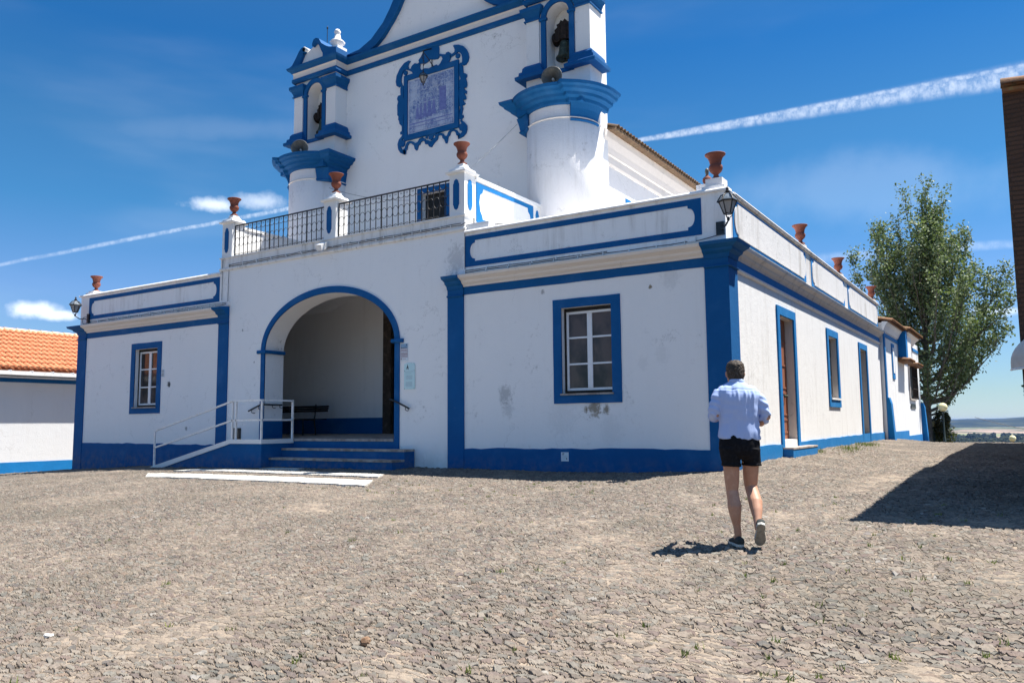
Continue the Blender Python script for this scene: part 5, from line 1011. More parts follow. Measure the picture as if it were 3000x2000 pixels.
def leaf_mat(name, c1, c2, c3, rough=.6):
    m = bpy.data.materials.new(name); m.use_nodes = True; t = NT(m.node_tree); b = m.node_tree.nodes['Principled BSDF']; b.inputs['Roughness'].default_value = rough; b.inputs['Specular IOR Level'].default_value = .3
    gi = t.node('ShaderNodeNewGeometry'); ri = gi.outputs['Random Per Island']
    col = t.ramp(ri, [(0, c1), (.55, c2), (.92, c3), (1, c3)]); t.put(b.inputs['Base Color'], col)
    tr = t.node('ShaderNodeBsdfTranslucent'); t.put(tr.inputs[0], t.mix(.5, col, (.2, .3, .03))); mx = t.node('ShaderNodeMixShader'); mx.inputs[0].default_value = .25
    t.l.new(b.outputs[0], mx.inputs[1]); t.l.new(tr.outputs[0], mx.inputs[2]); t.l.new(mx.outputs[0], m.node_tree.nodes['Material Output'].inputs[0]); return m
MAT['leaf'] = leaf_mat('poplar_leaves', (.045, .075, .03), (.135, .19, .08), (.30, .34, .20))
MAT['leaf_dark'] = leaf_mat('dark_leaves', (.015, .022, .010), (.045, .045, .02), (.09, .075, .035), .7)
MAT['leaf_pot'] = leaf_mat('pot_leaves', (.02, .03, .015), (.045, .065, .03), (.07, .10, .04), .7)
MAT['grass'] = leaf_mat('grass_blades', (.06, .085, .02), (.13, .17, .04), (.25, .26, .08), .8)
pt = empty('flower_pot', 'red clay pot with small green bush fixed to the brown building', 'plant', None, (4.56, -3.47, -.06))
MB().lathe([(0, 0), (.075, 0), (.095, .14), (.115, .26), (.13, .27), (.13, .31), (.11, .31), (0, .27)], (0, 0, 0), 20).build('pot', 'terracotta', pt)
def blob(c, r3):
    def g(n):
        u = np.random.randn(n, 3); u /= np.linalg.norm(u, axis=1)[:, None]; rr = np.random.rand(n)**.4
        return np.array(c)+u*rr[:, None]*np.array(r3), u+np.random.randn(n, 3)*.5
    return g
leaves(900, blob((0, 0, .40), (.15, .15, .13)), .018, 'foliage', 'leaf_pot', pt)
MB().tube([(.1, 0, .2), (.16, .1, .2), (.16, .14, .1)], .012).build('pot_bracket', 'iron', pt)
# ---------------------------------------------------------------- annex house farther down the street
an = empty('annex_house', 'small white and blue house with clay tile eaves beyond the end of the church wall', 'house', None, (0, 24, -.8)); AO = tuple(an.location)
def A_(m_, nm, mt, par=an, **k): return m_.build(nm, mt, par, off=AO if par is an else None, **k)
AXW = .12
A_(MB().box(-5, AXW, 17.92, 23.0, -2.6, 3.62).box(-5, AXW, 23.0, 29.4, -2.8, 3.62), 'house_wall', 'white_side')
A_(MB().box(AXW-.01, AXW+.02, 18.4, 24.1, -2.4, -.43).box(AXW-.01, AXW+.02, 24.1, 29.3, -2.6, -.66), 'painted_base', 'blue_side')
for y in (17.95, 29.3): A_(MB().add([(AXW, y, -2.5), (AXW+.32, y, -2.5), (AXW+.16, y, .62), (AXW+.1, y, .84), (AXW, y, .84), (AXW, y+.45, -2.5), (AXW+.32, y+.45, -2.5), (AXW+.16, y+.45, .62), (AXW+.1, y+.45, .84), (AXW, y+.45, .84)], [(0, 1, 2, 3, 4), (9, 8, 7, 6, 5), (1, 6, 7, 2), (2, 7, 8, 3), (3, 8, 9, 4), (0, 5, 6, 1)]), 'buttress', 'blue_side')
A_(MB().box(AXW-.01, AXW+.05, 17.95, 18.2, .84, 3.3), 'corner_strip', 'blue_side')
A_(MB().box(AXW-.01, AXW+.03, 18.2, 23.0, 3.12, 3.26).box(AXW-.01, AXW+.03, 24.2, 29.3, 3.22, 3.36), 'blue_band', 'blue_side')
for (a, b, zz, ov) in ((17.9, 22.6, 3.62, .28), (22.3, 27.2, 3.72, .38)):
    A_(MB().sweep([(AXW, a), (AXW, b)], [(0, zz-.30), (.03, zz-.30), (ov*.45, zz-.10), (ov-.10, zz-.03), (ov-.08, zz+.02), (0, zz+.04)]), 'eave_soffit', 'white_clean')
    tt = MB(); y = a+.05
    while y < b: tt.lathe([(.085, 0), (.10, .62)], (AXW+ov-.52, y, zz+.17), 6, 'X', a0=0, a1=math.pi, M=Matrix.Rotation(math.radians(13), 3, 'Y')); y += .19
    tt.add([(AXW+ov, a, zz+.02), (AXW+ov, b, zz+.02), (-4.0, b, zz+.95), (-4.0, a, zz+.95)], [(0, 1, 2, 3)]); A_(tt, 'roof_tiles', 'tile_old', fix=False)
bay = A_(MB().box(AXW, AXW+.30, 22.0, 23.9, 2.55, 3.5), 'corbelled_bay', 'white_side'); A_(MB().box(AXW+.02, AXW+.32, 21.97, 22.5, 2.52, 3.66), 'bay_pilaster', 'blue_side', bay, off=AO) if False else MB().box(AXW+.02-AO[0], AXW+.32-AO[0], 21.97-AO[1], 22.5-AO[1], 2.52-AO[2], 3.66-AO[2]).build('bay_pilaster', 'blue_side', bay)
tt = MB(); y = 21.9
while y < 23.8: tt.lathe([(.08, 0), (.09, .5)], (AXW-.05, y, 2.52), 6, 'X', a0=0, a1=math.pi, M=Matrix.Rotation(math.radians(8), 3, 'Y')); y += .18
y = 25.2; t2_ = MB()
while y < 27.4: t2_.lathe([(.08, 0), (.09, .45)], (AXW-.05, y, 2.52), 6, 'X', a0=0, a1=math.pi, M=Matrix.Rotation(math.radians(8), 3, 'Y')); y += .18
A_(tt.box(AXW-.01, AXW+.36, 21.9, 23.8, 2.40, 2.50), 'tiled_hood', 'tile_old'); A_(t2_.box(AXW-.01, AXW+.36, 25.1, 27.4, 2.40, 2.50), 'tiled_hood', 'tile_old')
A_(MB().box(AXW-.01, AXW+.03, 20.0, 20.7, 1.62, 3.0), 'window_surround', 'blue_side'); A_(MB().box(AXW+.01, AXW+.045, 20.16, 20.5, 1.85, 2.85), 'narrow_window', 'white_clean')
aw_ = A_(MB().box(AXW-.02, AXW+.02, 25.2, 27.2, .95, 2.42), 'barred_window', 'dark_frame')
gr = MB()
for k in range(9): gr.box(AXW+.13, AXW+.155, 25.2+.25*k-.012, 25.2+.25*k+.012, .95, 2.4)
for zz in (1.0, 1.4, 1.9, 2.35): gr.box(AXW+.12, AXW+.16, 25.15, 27.25, zz-.012, zz+.012)
A_(gr, 'window_bars', 'wood_dark'); A_(MB().box(AXW-.01, AXW+.06, 25.1, 27.3, .90, .96).box(AXW-.01, AXW+.06, 25.0, 25.2, .95, 2.4), 'window_sill', 'jamb'); A_(MB().box(AXW, AXW+.03, 25.3, 27.0, .52, .74), 'wall_plate', 'horn')
# ---------------------------------------------------------------- globe street lamps
def globe(x, y, zc, r_, label):
    z0 = float(plain_z(np.array(x), np.array(y))) if False else gz(x, y)
    e = empty('street_lamp', label, 'street lamp', 'globe street lamps below the crest', (x, y, z0))
    MB().tube([(0, 0, 0), (0, 0, .5), (0, 0, .52), (0, 0, zc-z0-r_)], [.06, .055, .035, .03], 10).lathe([(.03, 0), (.09, .02), (.10, .06), (.05, .08)], (0, 0, zc-z0-r_-.04), 12).build('pole', 'pole', e)
    MB().lathe([(0, -r_)]+[(r_*math.sin(a), -r_*math.cos(a)) for a in np.linspace(.15, math.pi-.1, 14)]+[(0, r_)], (0, 0, zc-z0), 20).build('globe', 'wall_globe', e)
globe(.21, 34, -.19, .19, 'globe street lamp with pale yellow ball against the dark bush, left of the tall one')
globe(1.01, 30, .62, .21, 'tallest globe street lamp with dull amber ball at the foot of the poplar')
globe(3.66, 40, -1.08, .18, 'lowest globe street lamp, its ball just above the shaded crest at right')
# ---------------------------------------------------------------- poplar
TB = Vector((-.10, 33.5, gz(0, 33.5)-.3))
tree = empty('poplar_tree', 'tall loose green poplar rising behind the end of the street wall', 'tree', None, TB)
camr = np.array(RGT); camf = np.array((FWD.x, FWD.y, 0)); camf /= np.linalg.norm(camf); camr = np.array((camf[1], -camf[0], 0))
tw = MB(); tw.tube([(0, 0, 0), (.08, .05, 1.5), (.12, .1, 4), (.3, .1, 8), (.45, 0, 13.8)], [.26, .21, .16, .09, .02], 10)
tips = []; rs = np.random.RandomState(5)
hz = [1.6, 3, 4.5, 6, 7.5, 9, 10.5, 12.2, 14, 15.6]; RL = [.7, 1.8, 3.2, 4.0, 4.1, 3.9, 3.4, 1.7, 1.0, .35]; RR = [.7, 1.7, 4.0, 5.2, 4.9, 4.2, 2.9, 1.3, .9, .35]
def env(a, z): 
    s = math.cos(a); l = np.interp(z, hz, RL); r_ = np.interp(z, hz, RR); return (r_ if s > 0 else l)*abs(s)+(1-abs(s))*(l+r_)*.42
TOPH = 15.6
limbs = []
for i in range(84):
    a = rs.rand()*2*math.pi; z0 = rs.uniform(1.6, 8.8); zt = min(TOPH-.6, z0+rs.uniform(2.2, 5.6)*(1 if z0 > 2.5 else .75)); R_e = env(a, min(zt, 13.5))*rs.uniform(.45, 1.04)
    if i < 10: a = [0, math.pi, .4, math.pi-.4, .1, math.pi+.2, -.3, 2.8, .2, math.pi-.1][i]; z0 = [2.8, 2.2, 2.4, 3, 3.5, 4, 4.8, 5, 6, 6][i]; zt = [8.2, 8.5, 7.5, 10.5, 9.3, 11.4, 11.2, 11.8, 11.5, 12][i]; R_e = env(a, zt)*.98
    d = camr*math.cos(a)+camf*math.sin(a); base = np.array((.1+.03*z0, .08, z0)); P0 = []
    for k in range(9):
        t = k/8; P0.append(base+d*(R_e*(t**.62))+np.array((0, 0, (zt-z0)*(t**1.25)))+rs.randn(3)*.05*t)
    tw.tube(P0, list(np.linspace(.065, .008, 9)), 5, caps=False); limbs.append(P0)
    for k in range(2, 9):
        for q in range((2+(k > 5))*(2 if i < 10 else 1)):
            b = P0[k]; a2 = rs.rand()*2*math.pi; ln = rs.uniform(.45, 1.15); e2 = b+(camr*math.cos(a2)+camf*math.sin(a2))*ln*.42+np.array((0, 0, ln)); 
            if rs.rand() < .45: tw.tube([b, (b+e2)/2+rs.randn(3)*.04, e2], [.012, .008, .004], 4, caps=False)
            tips.append((b, e2))
for k in range(40):
    z0 = rs.uniform(7, 13.6); b = np.array((.1+.03*z0, .05, z0)); a2 = rs.rand()*6.28; ln = rs.uniform(.7, 1.6); e2 = b+(camr*math.cos(a2)+camf*math.sin(a2))*ln*.35+np.array((0, 0, ln)); e2[2] = min(e2[2], TOPH); tips.append((b, e2)); tw.tube([b, e2], [.015, .004], 4, caps=False)
tw.build('trunk_and_limbs', 'bark', tree) if 'bark' in MAT else None
def gen(n):
    k = rs.randint(0, len(tips), n); t = rs.rand(n)**.8
    b = np.array([tips[i][0] for i in k]); e2 = np.array([tips[i][1] for i in k]); wgt = .09+.12*rs.rand(n)
    p = b+(e2-b)*t[:, None]+rs.randn(n, 3)*wgt[:, None]*np.array((1, 1, 1.2))
    nn = rs.randn(n, 3)+np.array((.35, -.35, .3)); return p, nn
leaves(56000, gen, .078, 'crown', 'leaf', tree)
def bush(name, c, r3, n, size, label, cat='bush', m='leaf_dark'):
    e = empty(name, label, cat, None, c)
    def g(n):
        cs = np.random.randn(14, 3); cs /= np.linalg.norm(cs, axis=1)[:, None]; cs = cs*np.array(r3)*.62+np.array((0, 0, r3[2])); k = np.random.randint(0, 14, n)
        u = np.random.randn(n, 3); u /= np.linalg.norm(u, axis=1)[:, None]; return cs[k]+u*(np.random.rand(n)**.4)[:, None]*np.array(r3)*.48, u+np.random.randn(n, 3)*.6
    leaves(n, g, size, 'foliage', m, e); MB().tube([(0, 0, -.4), (0, 0, r3[2]*1.2)], [.08, .03], 6).build('stem', 'bark', e)
bush('dark_bush', (-.15, 35.6, gz(0, 35.6)), (1.3, 1.0, 1.25), 7000, .06, 'dark olive bush at the foot of the poplar behind the yellow globe lamp')
bush('dark_bush', (.62, 33.9, gz(.6, 33.9)+.4), (.42, .5, 1.05), 3500, .05, 'upright brownish bush around the pole of the tall globe lamp')
# utility wires at right
w_ = MB().tube([Vector(p)-Vector((2.9, 38, 6.6)) for p in sag((2.9, 38, 6.6), (5.6, 30, 8.0), .1)], .012, 4).tube([Vector(p)-Vector((2.9, 38, 6.6)) for p in sag((2.9, 38, 6.5), (5.6, 30, 7.85), .1)], .012, 4).build('overhead_wire', 'grey_cable', None); w_.location = (2.9, 38, 6.6); tag(w_, 'pair of thin overhead wires between the poplar and the brown building', 'wire')
w_ = MB().tube([Vector(p)-Vector((.9, 60, .2)) for p in sag((.9, 60, .2), (9.5, 62, -2.0), .15)], .02, 4).build('overhead_wire', 'iron', None); w_.location = (.9, 60, .2); tag(w_, 'dark overhead wire sloping down across the far fields', 'wire')
# far houses and woods in the valley
rs2 = np.random.RandomState(11)
for i in range(9):
    D_ = rs2.uniform(2200, 2800); pxx = rs2.uniform(2740, 2990) if i else 2972
    if i == 0: D_ = 2250
    d = wdir(pxx, 1290); h = Vector((d.x, d.y)).normalized(); x, y = CAM.x+h.x*D_, CAM.y+h.y*D_; z0 = float(plain_z(np.array(x), np.array(y)))
    e = empty('distant_house', 'tiny pale farmhouse among trees in the valley below the horizon', 'house', 'distant farmhouses in the valley', (x, y, z0-.5)); e.rotation_euler = (0, 0, rs2.rand()*3)
    a, b, hh = rs2.uniform(8, 16), rs2.uniform(6, 9), rs2.uniform(5, 8)
    MB().box(-a, a, -b, b, 0, hh+.5).build('wall', 'white_clean', e); MB().prism([(-b-.5, hh+.4), (b+.5, hh+.4), (0, hh+2.6)], -a-.4, a+.4, 'YZ').build('roof', 'tile', e)
vs = []; fs = []
for i in range(1300):
    D_ = 1950*(1.85 ** rs2.rand()); ang = rs2.uniform(.30, .70); bx = math.atan2(FWD.x, FWD.y)+ang; x, y = CAM.x+D_*math.sin(bx), CAM.y+D_*math.cos(bx)
    if y < 250: continue
    z0 = float(plain_z(np.array(x), np.array(y))); s_ = rs2.uniform(5, 11)
    o_ = len(vs)
    for j in range(5):
        for k in range(8):
            a = 2*math.pi*k/8; ph = math.pi*(j+.4)/5; q = rs2.uniform(.75, 1.2)*s_; vs.append((x+q*math.sin(ph)*math.cos(a), y+q*math.sin(ph)*math.sin(a), z0+s_*.8+q*math.cos(ph)*.9))
    fs += [(o_+j*8+k, o_+j*8+(k+1) % 8, o_+(j+1)*8+(k+1) % 8, o_+(j+1)*8+k) for j in range(4) for k in range(8)]+[tuple(o_+k for k in range(8))]
dw = MB().add(vs, fs).build('distant_wood', 'hill', None); dw['kind'] = 'stuff'; dw['label'] = 'scattered dark trees in the valley beyond the crest'; dw['category'] = 'wood'
# grass tufts along the wall and in the joints
gpts = []
for (cx, cy, n, s_) in ((.42, 11.4, 260, .35), (.5, 8.2, 160, .28), (.7, 7.0, 70, .3), (.25, 5.9, 50, .12)): 
    for _ in range(n): gpts.append((cx+np.random.randn()*s_*.45, cy+np.random.randn()*s_*1.6, np.random.uniform(.05, .13)))
cl = []
for _ in range(150):
    a = math.atan2(FWD.x, FWD.y)+np.random.uniform(-.62, .62) if _ % 2 else math.atan2(FWD.x, FWD.y)+np.random.uniform(.2, .62); r_ = 3.6+9*np.random.rand()**1.3
    cl.append((CAM.x+r_*math.sin(a), CAM.y+r_*math.cos(a)))
for _ in range(50): cl.append((np.random.uniform(-7, -1), np.random.uniform(-4.2, -2.0)))
for x, y in cl:
    if y > -.3: continue
    for _ in range(np.random.randint(5, 16)): gpts.append((x+np.random.randn()*.018, y+np.random.randn()*.018, np.random.uniform(.02, .05)))
vs = []; fs = []
for x, y, h in gpts:
    z = gz(x, y)+.012; a = np.random.rand()*6.28; l = np.random.rand()*h*.8; w2_ = .004+h*.03; o_ = len(vs); b = np.random.rand()*6.28
    vs += [(x-w2_*math.cos(a), y-w2_*math.sin(a), z), (x+w2_*math.cos(a), y+w2_*math.sin(a), z), (x+l*math.cos(b), y+l*math.sin(b), z+h)]; fs.append((o_, o_+1, o_+2))
go = MB().add(vs, fs).build('grass', 'grass', None, fix=False); go['kind'] = 'stuff'; go['label'] = 'short green grass tufts in the cobble joints and along the wall'; go['category'] = 'grass'
def rock(x, y, s, m_, label):
    bm = bmesh.new(); bmesh.ops.create_icosphere(bm, subdivisions=2, radius=1)
    for v in bm.verts: v.co = Vector((v.co.x*s[0], v.co.y*s[1], v.co.z*s[2]))*(1+.18*math.sin(v.co.x*5+v.co.y*7)+random.uniform(-.08, .08))
    me = bpy.data.meshes.new('loose_stone'); bm.to_mesh(me); bm.free(); me.materials.append(MAT[m_]); o = bpy.data.objects.new('loose_stone', me); C.objects.link(o); o.location = (x, y, gz(x, y)+.035); o.rotation_euler = (0, 0, random.random()*3); tag(o, label, 'stone')
MAT['rock_brown'] = mat('brown_stone', (.2, .12, .07), .9, (20, .7, .01), fn=metal_fn((.17, .10, .06), (.30, .20, .13), 14)); MAT['rock_white'] = mat('white_stone', (.7, .69, .66), .85, (20, .6, .01), fn=metal_fn((.55, .54, .51), (.42, .40, .37), 14))
rock(.74, -10.26, (.042, .03, .03), 'rock_brown', 'loose reddish brown stone standing out of the cobbles in the foreground'); rock(-1.70, -11.0, (.042, .032, .014), 'rock_white', 'flat white stone in the cobbles at the lower left')
# ---------------------------------------------------------------- the walking man
PO = Vector((2.11, -6.74, gz(2.11, -6.74)+.028)); PR = Matrix.Rotation(math.atan2(.5402, .8415), 4, 'Z')
man = empty('person', 'man seen from behind in light blue shirt and black shorts, walking away with bowed head', 'person', None, PO); man.rotation_euler = (0, math.radians(2.0), math.atan2(.5402, .8415)); man.scale = (1, 1, .99)
def loft(m_, rings, seg=24, e=2.0):
    vs = []
    for r_ in rings:
        cx, cy, z, rx, ry = r_[:5]; tz = r_[5] if len(r_) > 5 else 0
        for i in range(seg):
            a = 2*math.pi*i/seg; c_, s_ = math.cos(a), math.sin(a); x = rx*math.copysign(abs(c_)**(2/e), c_); y = ry*math.copysign(abs(s_)**(2/e), s_)
            vs.append((cx+x, cy+y, z+tz*y))
    n = len(rings)
    return m_.add(vs, [(i*seg+j, i*seg+(j+1) % seg, (i+1)*seg+(j+1) % seg, (i+1)*seg+j) for i in range(n-1) for j in range(seg)]+[tuple(range(seg))[::-1], tuple((n-1)*seg+j for j in range(seg))], True)
def fuse(m_, name, mt, parent, voxel, smooth=4, disp=None):
    o = m_.build(name, mt, None); md = o.modifiers.new('r', 'REMESH'); md.mode = 'VOXEL'; md.voxel_size = voxel; md.use_smooth_shade = True
    ms_ = o.modifiers.new('s', 'SMOOTH'); ms_.factor = .5; ms_.iterations = smooth
    dg = bpy.context.evaluated_depsgraph_get(); me = bpy.data.meshes.new_from_object(o.evaluated_get(dg)); o.modifiers.clear(); o.data = me; me.name = name
    if disp:
        n = len(me.vertices); co = np.empty(n*3, np.float32); no = np.empty(n*3, np.float32); me.vertices.foreach_get('co', co); me.vertices.foreach_get('normal', no); co = co.reshape(-1, 3); no = no.reshape(-1, 3)
        co += no*disp(co)[:, None]; me.vertices.foreach_set('co', co.ravel())
    me.polygons.foreach_set('use_smooth', np.ones(len(me.polygons), bool)); me.update(); o.parent = parent; return o
MAT['skin'] = mat('skin', (.52, .29, .2), .55, (60, .1, .002), spec=.35, fn=metal_fn((.43, .225, .145), (.51, .29, .195), 12))
MAT['shirt'] = mat('light_blue_chambray', (.28, .38, .66), .85, (160, .15, .002), spec=.15, fn=lambda t, co, b: t.put(b.inputs['Base Color'], t.mix(t.noise(co, 240, 3, .7), (.30, .39, .66), (.46, .56, .80))))
MAT['shorts'] = mat('black_cotton', (.008, .008, .010), .85, (120, .2, .002), spec=.15, fn=metal_fn((.007, .007, .009), (.016, .016, .019), 30))
MAT['hair'] = mat('greying_brown_hair', (.09, .06, .042), .65, (140, .8, .006), spec=.3, fn=metal_fn((.035, .024, .017), (.12, .092, .07), 70))
MAT['shoe'] = mat('dark_grey_canvas', (.03, .035, .035), .8, (120, .3, .002), fn=metal_fn((.025, .03, .03), (.06, .065, .062), 20)); MAT['sole'] = mat('pale_rubber', (.5, .49, .44), .7, (60, .2, .002), fn=metal_fn((.52, .51, .46), (.38, .37, .33), 14)); MAT['sole_under'] = mat('worn_rubber_tread', (.26, .24, .2), .8, (90, .8, .003), fn=metal_fn((.27, .25, .21), (.17, .155, .13), 24))
bd = MB()
bd.tube([(-.075, 0, .90), (-.062, .005, .73), (-.052, .02, .60), (-.048, .025, .50), (-.042, .0, .42), (-.038, -.015, .36), (-.03, -.012, .28), (-.012, 0, .18), (0, .005, .10), (.0, .02, .05)], [.07, .076, .068, .057, .058, .065, .053, .036, .033, .036], 16)
bd.tube([(.09, 0, .90), (.130, .04, .74), (.142, .08, .60), (.146, .085, .53), (.150, .02, .46), (.150, -.04, .40), (.142, -.10, .33), (.132, -.155, .26), (.127, -.185, .215), (.13, -.20, .17)], [.07, .076, .068, .058, .059, .064, .053, .037, .034, .035], 16)
loft(bd, [(.012, 0, .86, .13, .085), (.012, 0, .95, .16, .105), (.01, 0, 1.1, .155, .1), (.0, 0, 1.3, .165, .105), (0, 0, 1.42, .17, .1), (-.005, 0, 1.48, .12, .075), (-.008, .005, 1.52, .062, .06), (-.008, .015, 1.57, .056, .058), (-.01, .03, 1.60, .055, .06)])
bd.tube([(-.17, 0, 1.42), (-.205, -.01, 1.30), (-.218, -.01, 1.22), (-.20, .07, 1.18), (-.15, .18, 1.185), (-.10, .27, 1.20)], [.05, .046, .042, .042, .034, .026], 12)
bd.tube([(.17, 0, 1.42), (.225, -.02, 1.30), (.262, -.02, 1.20), (.235, .06, 1.15), (.17, .16, 1.165), (.10, .26, 1.19)], [.05, .046, .042, .042, .034, .026], 12)
loft(bd, [(-.010, 0.085, 1.503, .03, .035), (-.010, 0.090, 1.518, .052, .065), (-.010, 0.075, 1.548, .063, .085), (-.010, 0.068, 1.588, .072, .095), (-.010, 0.062, 1.628, .076, .1), (-.010, 0.058, 1.668, .074, .097), (-.010, 0.052, 1.698, .062, .082), (-.010, 0.048, 1.718, .040, .055), (-.010, 0.046, 1.726, .015, .02)])
bd.tube([(-.01, 0.155, 1.623), (-.01, 0.172, 1.588), (-.01, 0.168, 1.578)], [.012, .016, .012], 8)       # nose
for sg in (-1, 1):                                                                                     # ears
    bd.tube([(-.01+sg*.074, 0.065, 1.613), (-.01+sg*.085, 0.052, 1.623), (-.01+sg*.086, 0.048, 1.603), (-.01+sg*.078, 0.060, 1.573)], [.010, .012, .011, .008], 8)
def hand(bx, by, bz, dx):
    bd.tube([(bx, by-.01, bz), (bx-dx*.03, by+.035, bz+.012), (bx-dx*.05, by+.075, bz+.02)], [.026, .032, .03], 10)
    for k in range(4):
        o_ = (k-1.5)*.018; L_f = (.055, .065, .062, .05)[k]
        bd.tube([(bx-dx*.05, by+.075, bz+.02+o_), (bx-dx*.075, by+.085+L_f*.4, bz+.025+o_), (bx-dx*(.09+L_f*.4), by+.07+L_f*.35, bz+.03+o_)], [.0095, .009, .007], 7)
    bd.tube([(bx-dx*.02, by+.03, bz+.035), (bx-dx*.05, by+.055, bz+.062), (bx-dx*.075, by+.07, bz+.066)], [.012, .011, .009], 7)
hand(-.10, .27, 1.20, -1); hand(.10, .26, 1.19, 1)
body = fuse(bd, 'body', 'skin', man, .0065, 3)
ey = MB()
for sg in (-1, 1): ey.lathe([(0, -.011), (.008, -.008), (.011, 0), (.008, .008), (0, .011)], (-.01+sg*.03, .152, 1.623), 10)
ey.build('eyes', 'white_metal', man); MB().tube([(-.035, .162, 1.553), (-.01, .17, 1.55), (.015, .162, 1.553)], .005, 6).build('mouth', 'ink_red', man)
hr = MB()
loft(hr, [(-.010, 0.034, 1.553, .060, .064, .45), (-.010, 0.040, 1.568, .070, .080, .5), (-.010, 0.044, 1.603, .079, .098, .5), (-.010, 0.048, 1.638, .0835, .106, .4), (-.010, 0.048, 1.673, .083, .105, .28), (-.010, 0.045, 1.708, .072, .092, .12), (-.010, 0.042, 1.730, .05, .064, .05), (-.010, 0.042, 1.740, .02, .03)], 28)
fuse(hr, 'hair', 'hair', man, .006, 2, lambda co: .0035*np.sin(co[:, 0]*160+np.sin(co[:, 2]*90)*2)*np.sin(co[:, 1]*120+co[:, 2]*60)+.002*np.random.rand(len(co)))
sh = MB()
loft(sh, [(.014, 0, .984, .196, .128), (.014, 0, 1.01, .195, .128), (.012, 0, 1.08, .19, .122), (.008, -.002, 1.17, .182, .118), (.003, -.006, 1.26, .184, .12), (-.003, -.008, 1.34, .196, .122), (-.006, -.008, 1.41, .205, .118), (-.008, -.004, 1.45, .196, .105), (-.009, 0, 1.485, .155, .088), (-.009, .004, 1.51, .10, .074), (-.009, .008, 1.527, .071, .066)], 40, 2.25)
sh.tube([(-.165, -.002, 1.425), (-.195, -.01, 1.38), (-.216, -.018, 1.30), (-.226, -.016, 1.235), (-.218, .02, 1.205), (-.205, .075, 1.20)], [.058, .060, .056, .054, .054, .052], 16)
sh.tube([(.155, -.002, 1.425), (.185, -.01, 1.38), (.222, -.02, 1.30), (.258, -.018, 1.225), (.250, .01, 1.195), (.232, .07, 1.18)], [.058, .062, .058, .056, .055, .052], 16)
from mathutils import noise as mn
def folds(co):
    out = np.zeros(len(co))
    for i, (x, y, z) in enumerate(co):
        v = mn.noise((x*17, y*9, z*4.2))*.011+mn.noise((x*34+3, y*14, z*9))*.0045+mn.noise((x*8, y*5, z*16+9))*.006
        if y < 0 and abs(x) < .2:
            up = max(0, min(1, (z-1.20)/.22))*max(0, min(1, (1.455-z)/.03))
            for xc, wd, am in ((-.035, .010, .009), (.035, .011, .011), (-.075, .012, .006), (.115, .012, .010), (.075, .009, .006)): v += am*up*math.exp(-((x-xc-.02*(1.45-z))/wd)**2)
            if abs(z-1.455) < .006: v -= .003
        if abs(x) > .18 and z < 1.42: v += .005*math.sin(z*95+x*40+y*30)*min(1, max(0, (1.42-z)/.08))
        if z < 1.0: v += .004*math.sin(x*45)
        out[i] = v
    return out
shirt = fuse(sh, 'shirt', 'shirt', man, .0075, 3, folds)
cm = MB()
cm.lathe([(.068, 0), (.074, .002), (.066, .036), (.061, .040), (.060, .036), (.062, 0)], (-.009, .008, 1.515), 28); cm.build('collar', 'shirt', shirt)
for pts, r_ in (([(-.212, .045, 1.20), (-.205, .085, 1.198)], .058), ([(.240, .04, 1.187), (.229, .082, 1.176)], .057)):
    MB().tube([pts[0], pts[0], pts[1], pts[1]], [r_*.92, r_, r_, r_*.85], 20).build('rolled_cuff', 'shirt', shirt)
so2 = MB()
loft(so2, [(.016, .0, .80, .12, .07), (.014, .0, .835, .172, .11), (.012, 0, .88, .186, .128), (.012, 0, .94, .188, .13), (.013, 0, 1.0, .18, .122), (.013, 0, 1.03, .17, .115)], 36, 2.2)
loft(so2, [(-.062, .0, .728, .090, .095), (-.064, 0, .76, .088, .095), (-.072, 0, .82, .092, .105), (-.080, 0, .90, .10, .12)], 28)
loft(so2, [(.138, .035, .742, .088, .098), (.135, .032, .77, .088, .098), (.124, .02, .83, .093, .108), (.105, 0, .90, .10, .12)], 28)
shorts = fuse(so2, 'shorts', 'shorts', man, .0075, 2, lambda co: np.array([mn.noise((x*20, y*12, z*9))*.006+(.004 if (z < .757 and z > .73) else 0) for x, y, z in co]))
pk = MB()
for sg in (-1, 1): pk.add([(.012+sg*.05, -.131, .97), (.012+sg*.14, -.112, .97), (.012+sg*.14, -.110, .87), (.012+sg*.095, -.128, .85), (.012+sg*.05, -.136, .87)], [(0, 1, 2, 3, 4)])
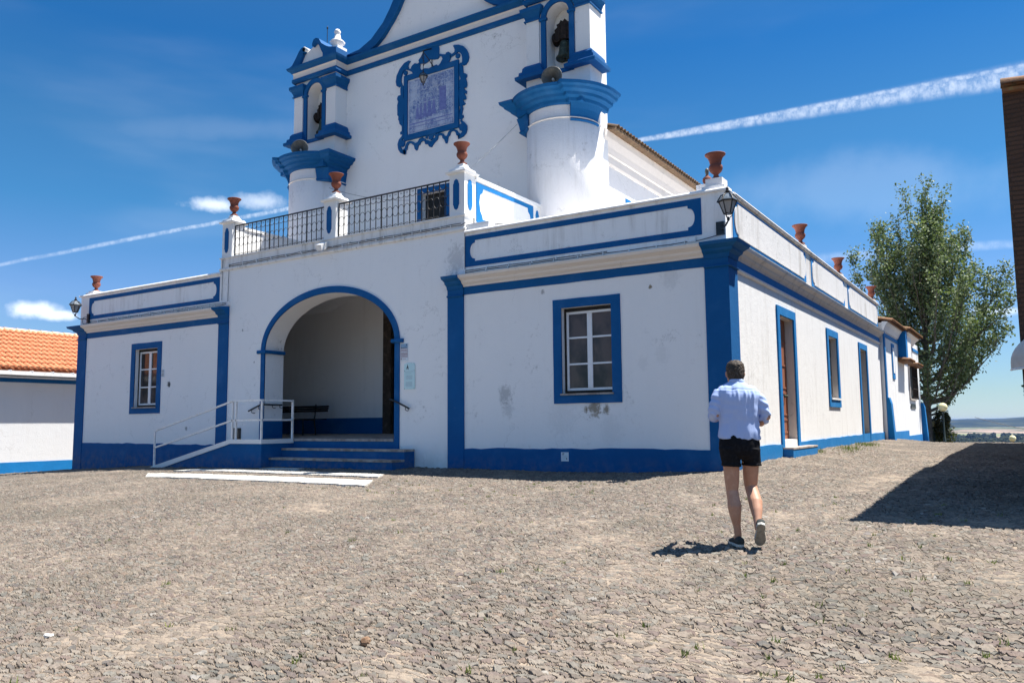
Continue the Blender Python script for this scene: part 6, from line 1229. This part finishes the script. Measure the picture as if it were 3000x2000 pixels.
def shoe(M4, name='shoe'):
    e = MB(); rr = [(-.085, .030, .030, .045), (-.07, .038, .045, .062), (-.03, .038, .050, .062), (.03, .036, .046, .048), (.09, .046, .036, .034), (.14, .045, .028, .026), (.17, .032, .02, .02), (.185, .012, .01, .015)]
    vs = []; seg = 16
    for y, rx, h, zc in rr:
        for i in range(seg):
            a = 2*math.pi*i/seg; vs.append(tuple(M4 @ Vector((rx*math.cos(a)*1.02, y, .022+max(0, zc*.45+h*math.sin(a)*.95)+.0))))
    e.add(vs, [(i*seg+j, i*seg+(j+1) % seg, (i+1)*seg+(j+1) % seg, (i+1)*seg+j) for i in range(len(rr)-1) for j in range(seg)]+[tuple(range(seg))[::-1], tuple((len(rr)-1)*seg+j for j in range(seg))], True)
    s_ = e.build(name, 'shoe', man)
    fp = [(-.037, -.05), (-.03, -.082), (0, -.095), (.03, -.082), (.037, -.05), (.034, 0), (.044, .06), (.05, .11), (.042, .155), (.02, .185), (0, .19), (-.02, .185), (-.04, .155), (-.048, .11), (-.040, .06), (-.034, 0)]
    f = MB(); k = len(fp); v2 = [tuple(M4 @ Vector((x*1.03, y*1.01, .004))) for x, y in fp]+[tuple(M4 @ Vector((x*1.05, y*1.02, .028))) for x, y in fp]
    f.add(v2, [(i, (i+1) % k, k+(i+1) % k, k+i) for i in range(k)]+[tuple(range(k, 2*k))]); f.build('sole', 'sole', s_)
    f = MB(); v2 = [tuple(M4 @ Vector((x*.97, y*.98, 0))) for x, y in fp]+[tuple(M4 @ Vector((x*1.03, y*1.01, .0042))) for x, y in fp]
    f.add(v2, [(i, (i+1) % k, k+(i+1) % k, k+i) for i in range(k)]+[tuple(range(k))[::-1]]); f.build('sole_tread', 'sole_under', s_)
shoe(Matrix.Translation((.0, .01, -.012)) @ Matrix.Rotation(math.radians(3), 4, 'Z'))
toe = Vector((.165, -.085, .0)); 
shoe(Matrix.Translation(Vector((.137, -.235, .165))) @ Matrix.Rotation(math.radians(-12), 4, 'Z') @ Matrix.Rotation(math.radians(-50), 4, 'X') @ Matrix.Translation((0, .0, -.01)))
# ---------------------------------------------------------------- haze over the plain
hz_ = MB().box(-16000, 16000, -15500, 16000, -77, 17.5).build('haze', [], None); hz_['kind'] = 'stuff'
hm = bpy.data.materials.new('haze'); hm.use_nodes = True; n_ = hm.node_tree; n_.nodes.clear(); pv = n_.nodes.new('ShaderNodeVolumePrincipled'); ou = n_.nodes.new('ShaderNodeOutputMaterial'); n_.links.new(pv.outputs[0], ou.inputs['Volume'])
pv.inputs['Color'].default_value = (.22, .42, .95, 1); pv.inputs['Density'].default_value = .00003; pv.inputs['Anisotropy'].default_value = .3
hz_.data.materials.append(hm)
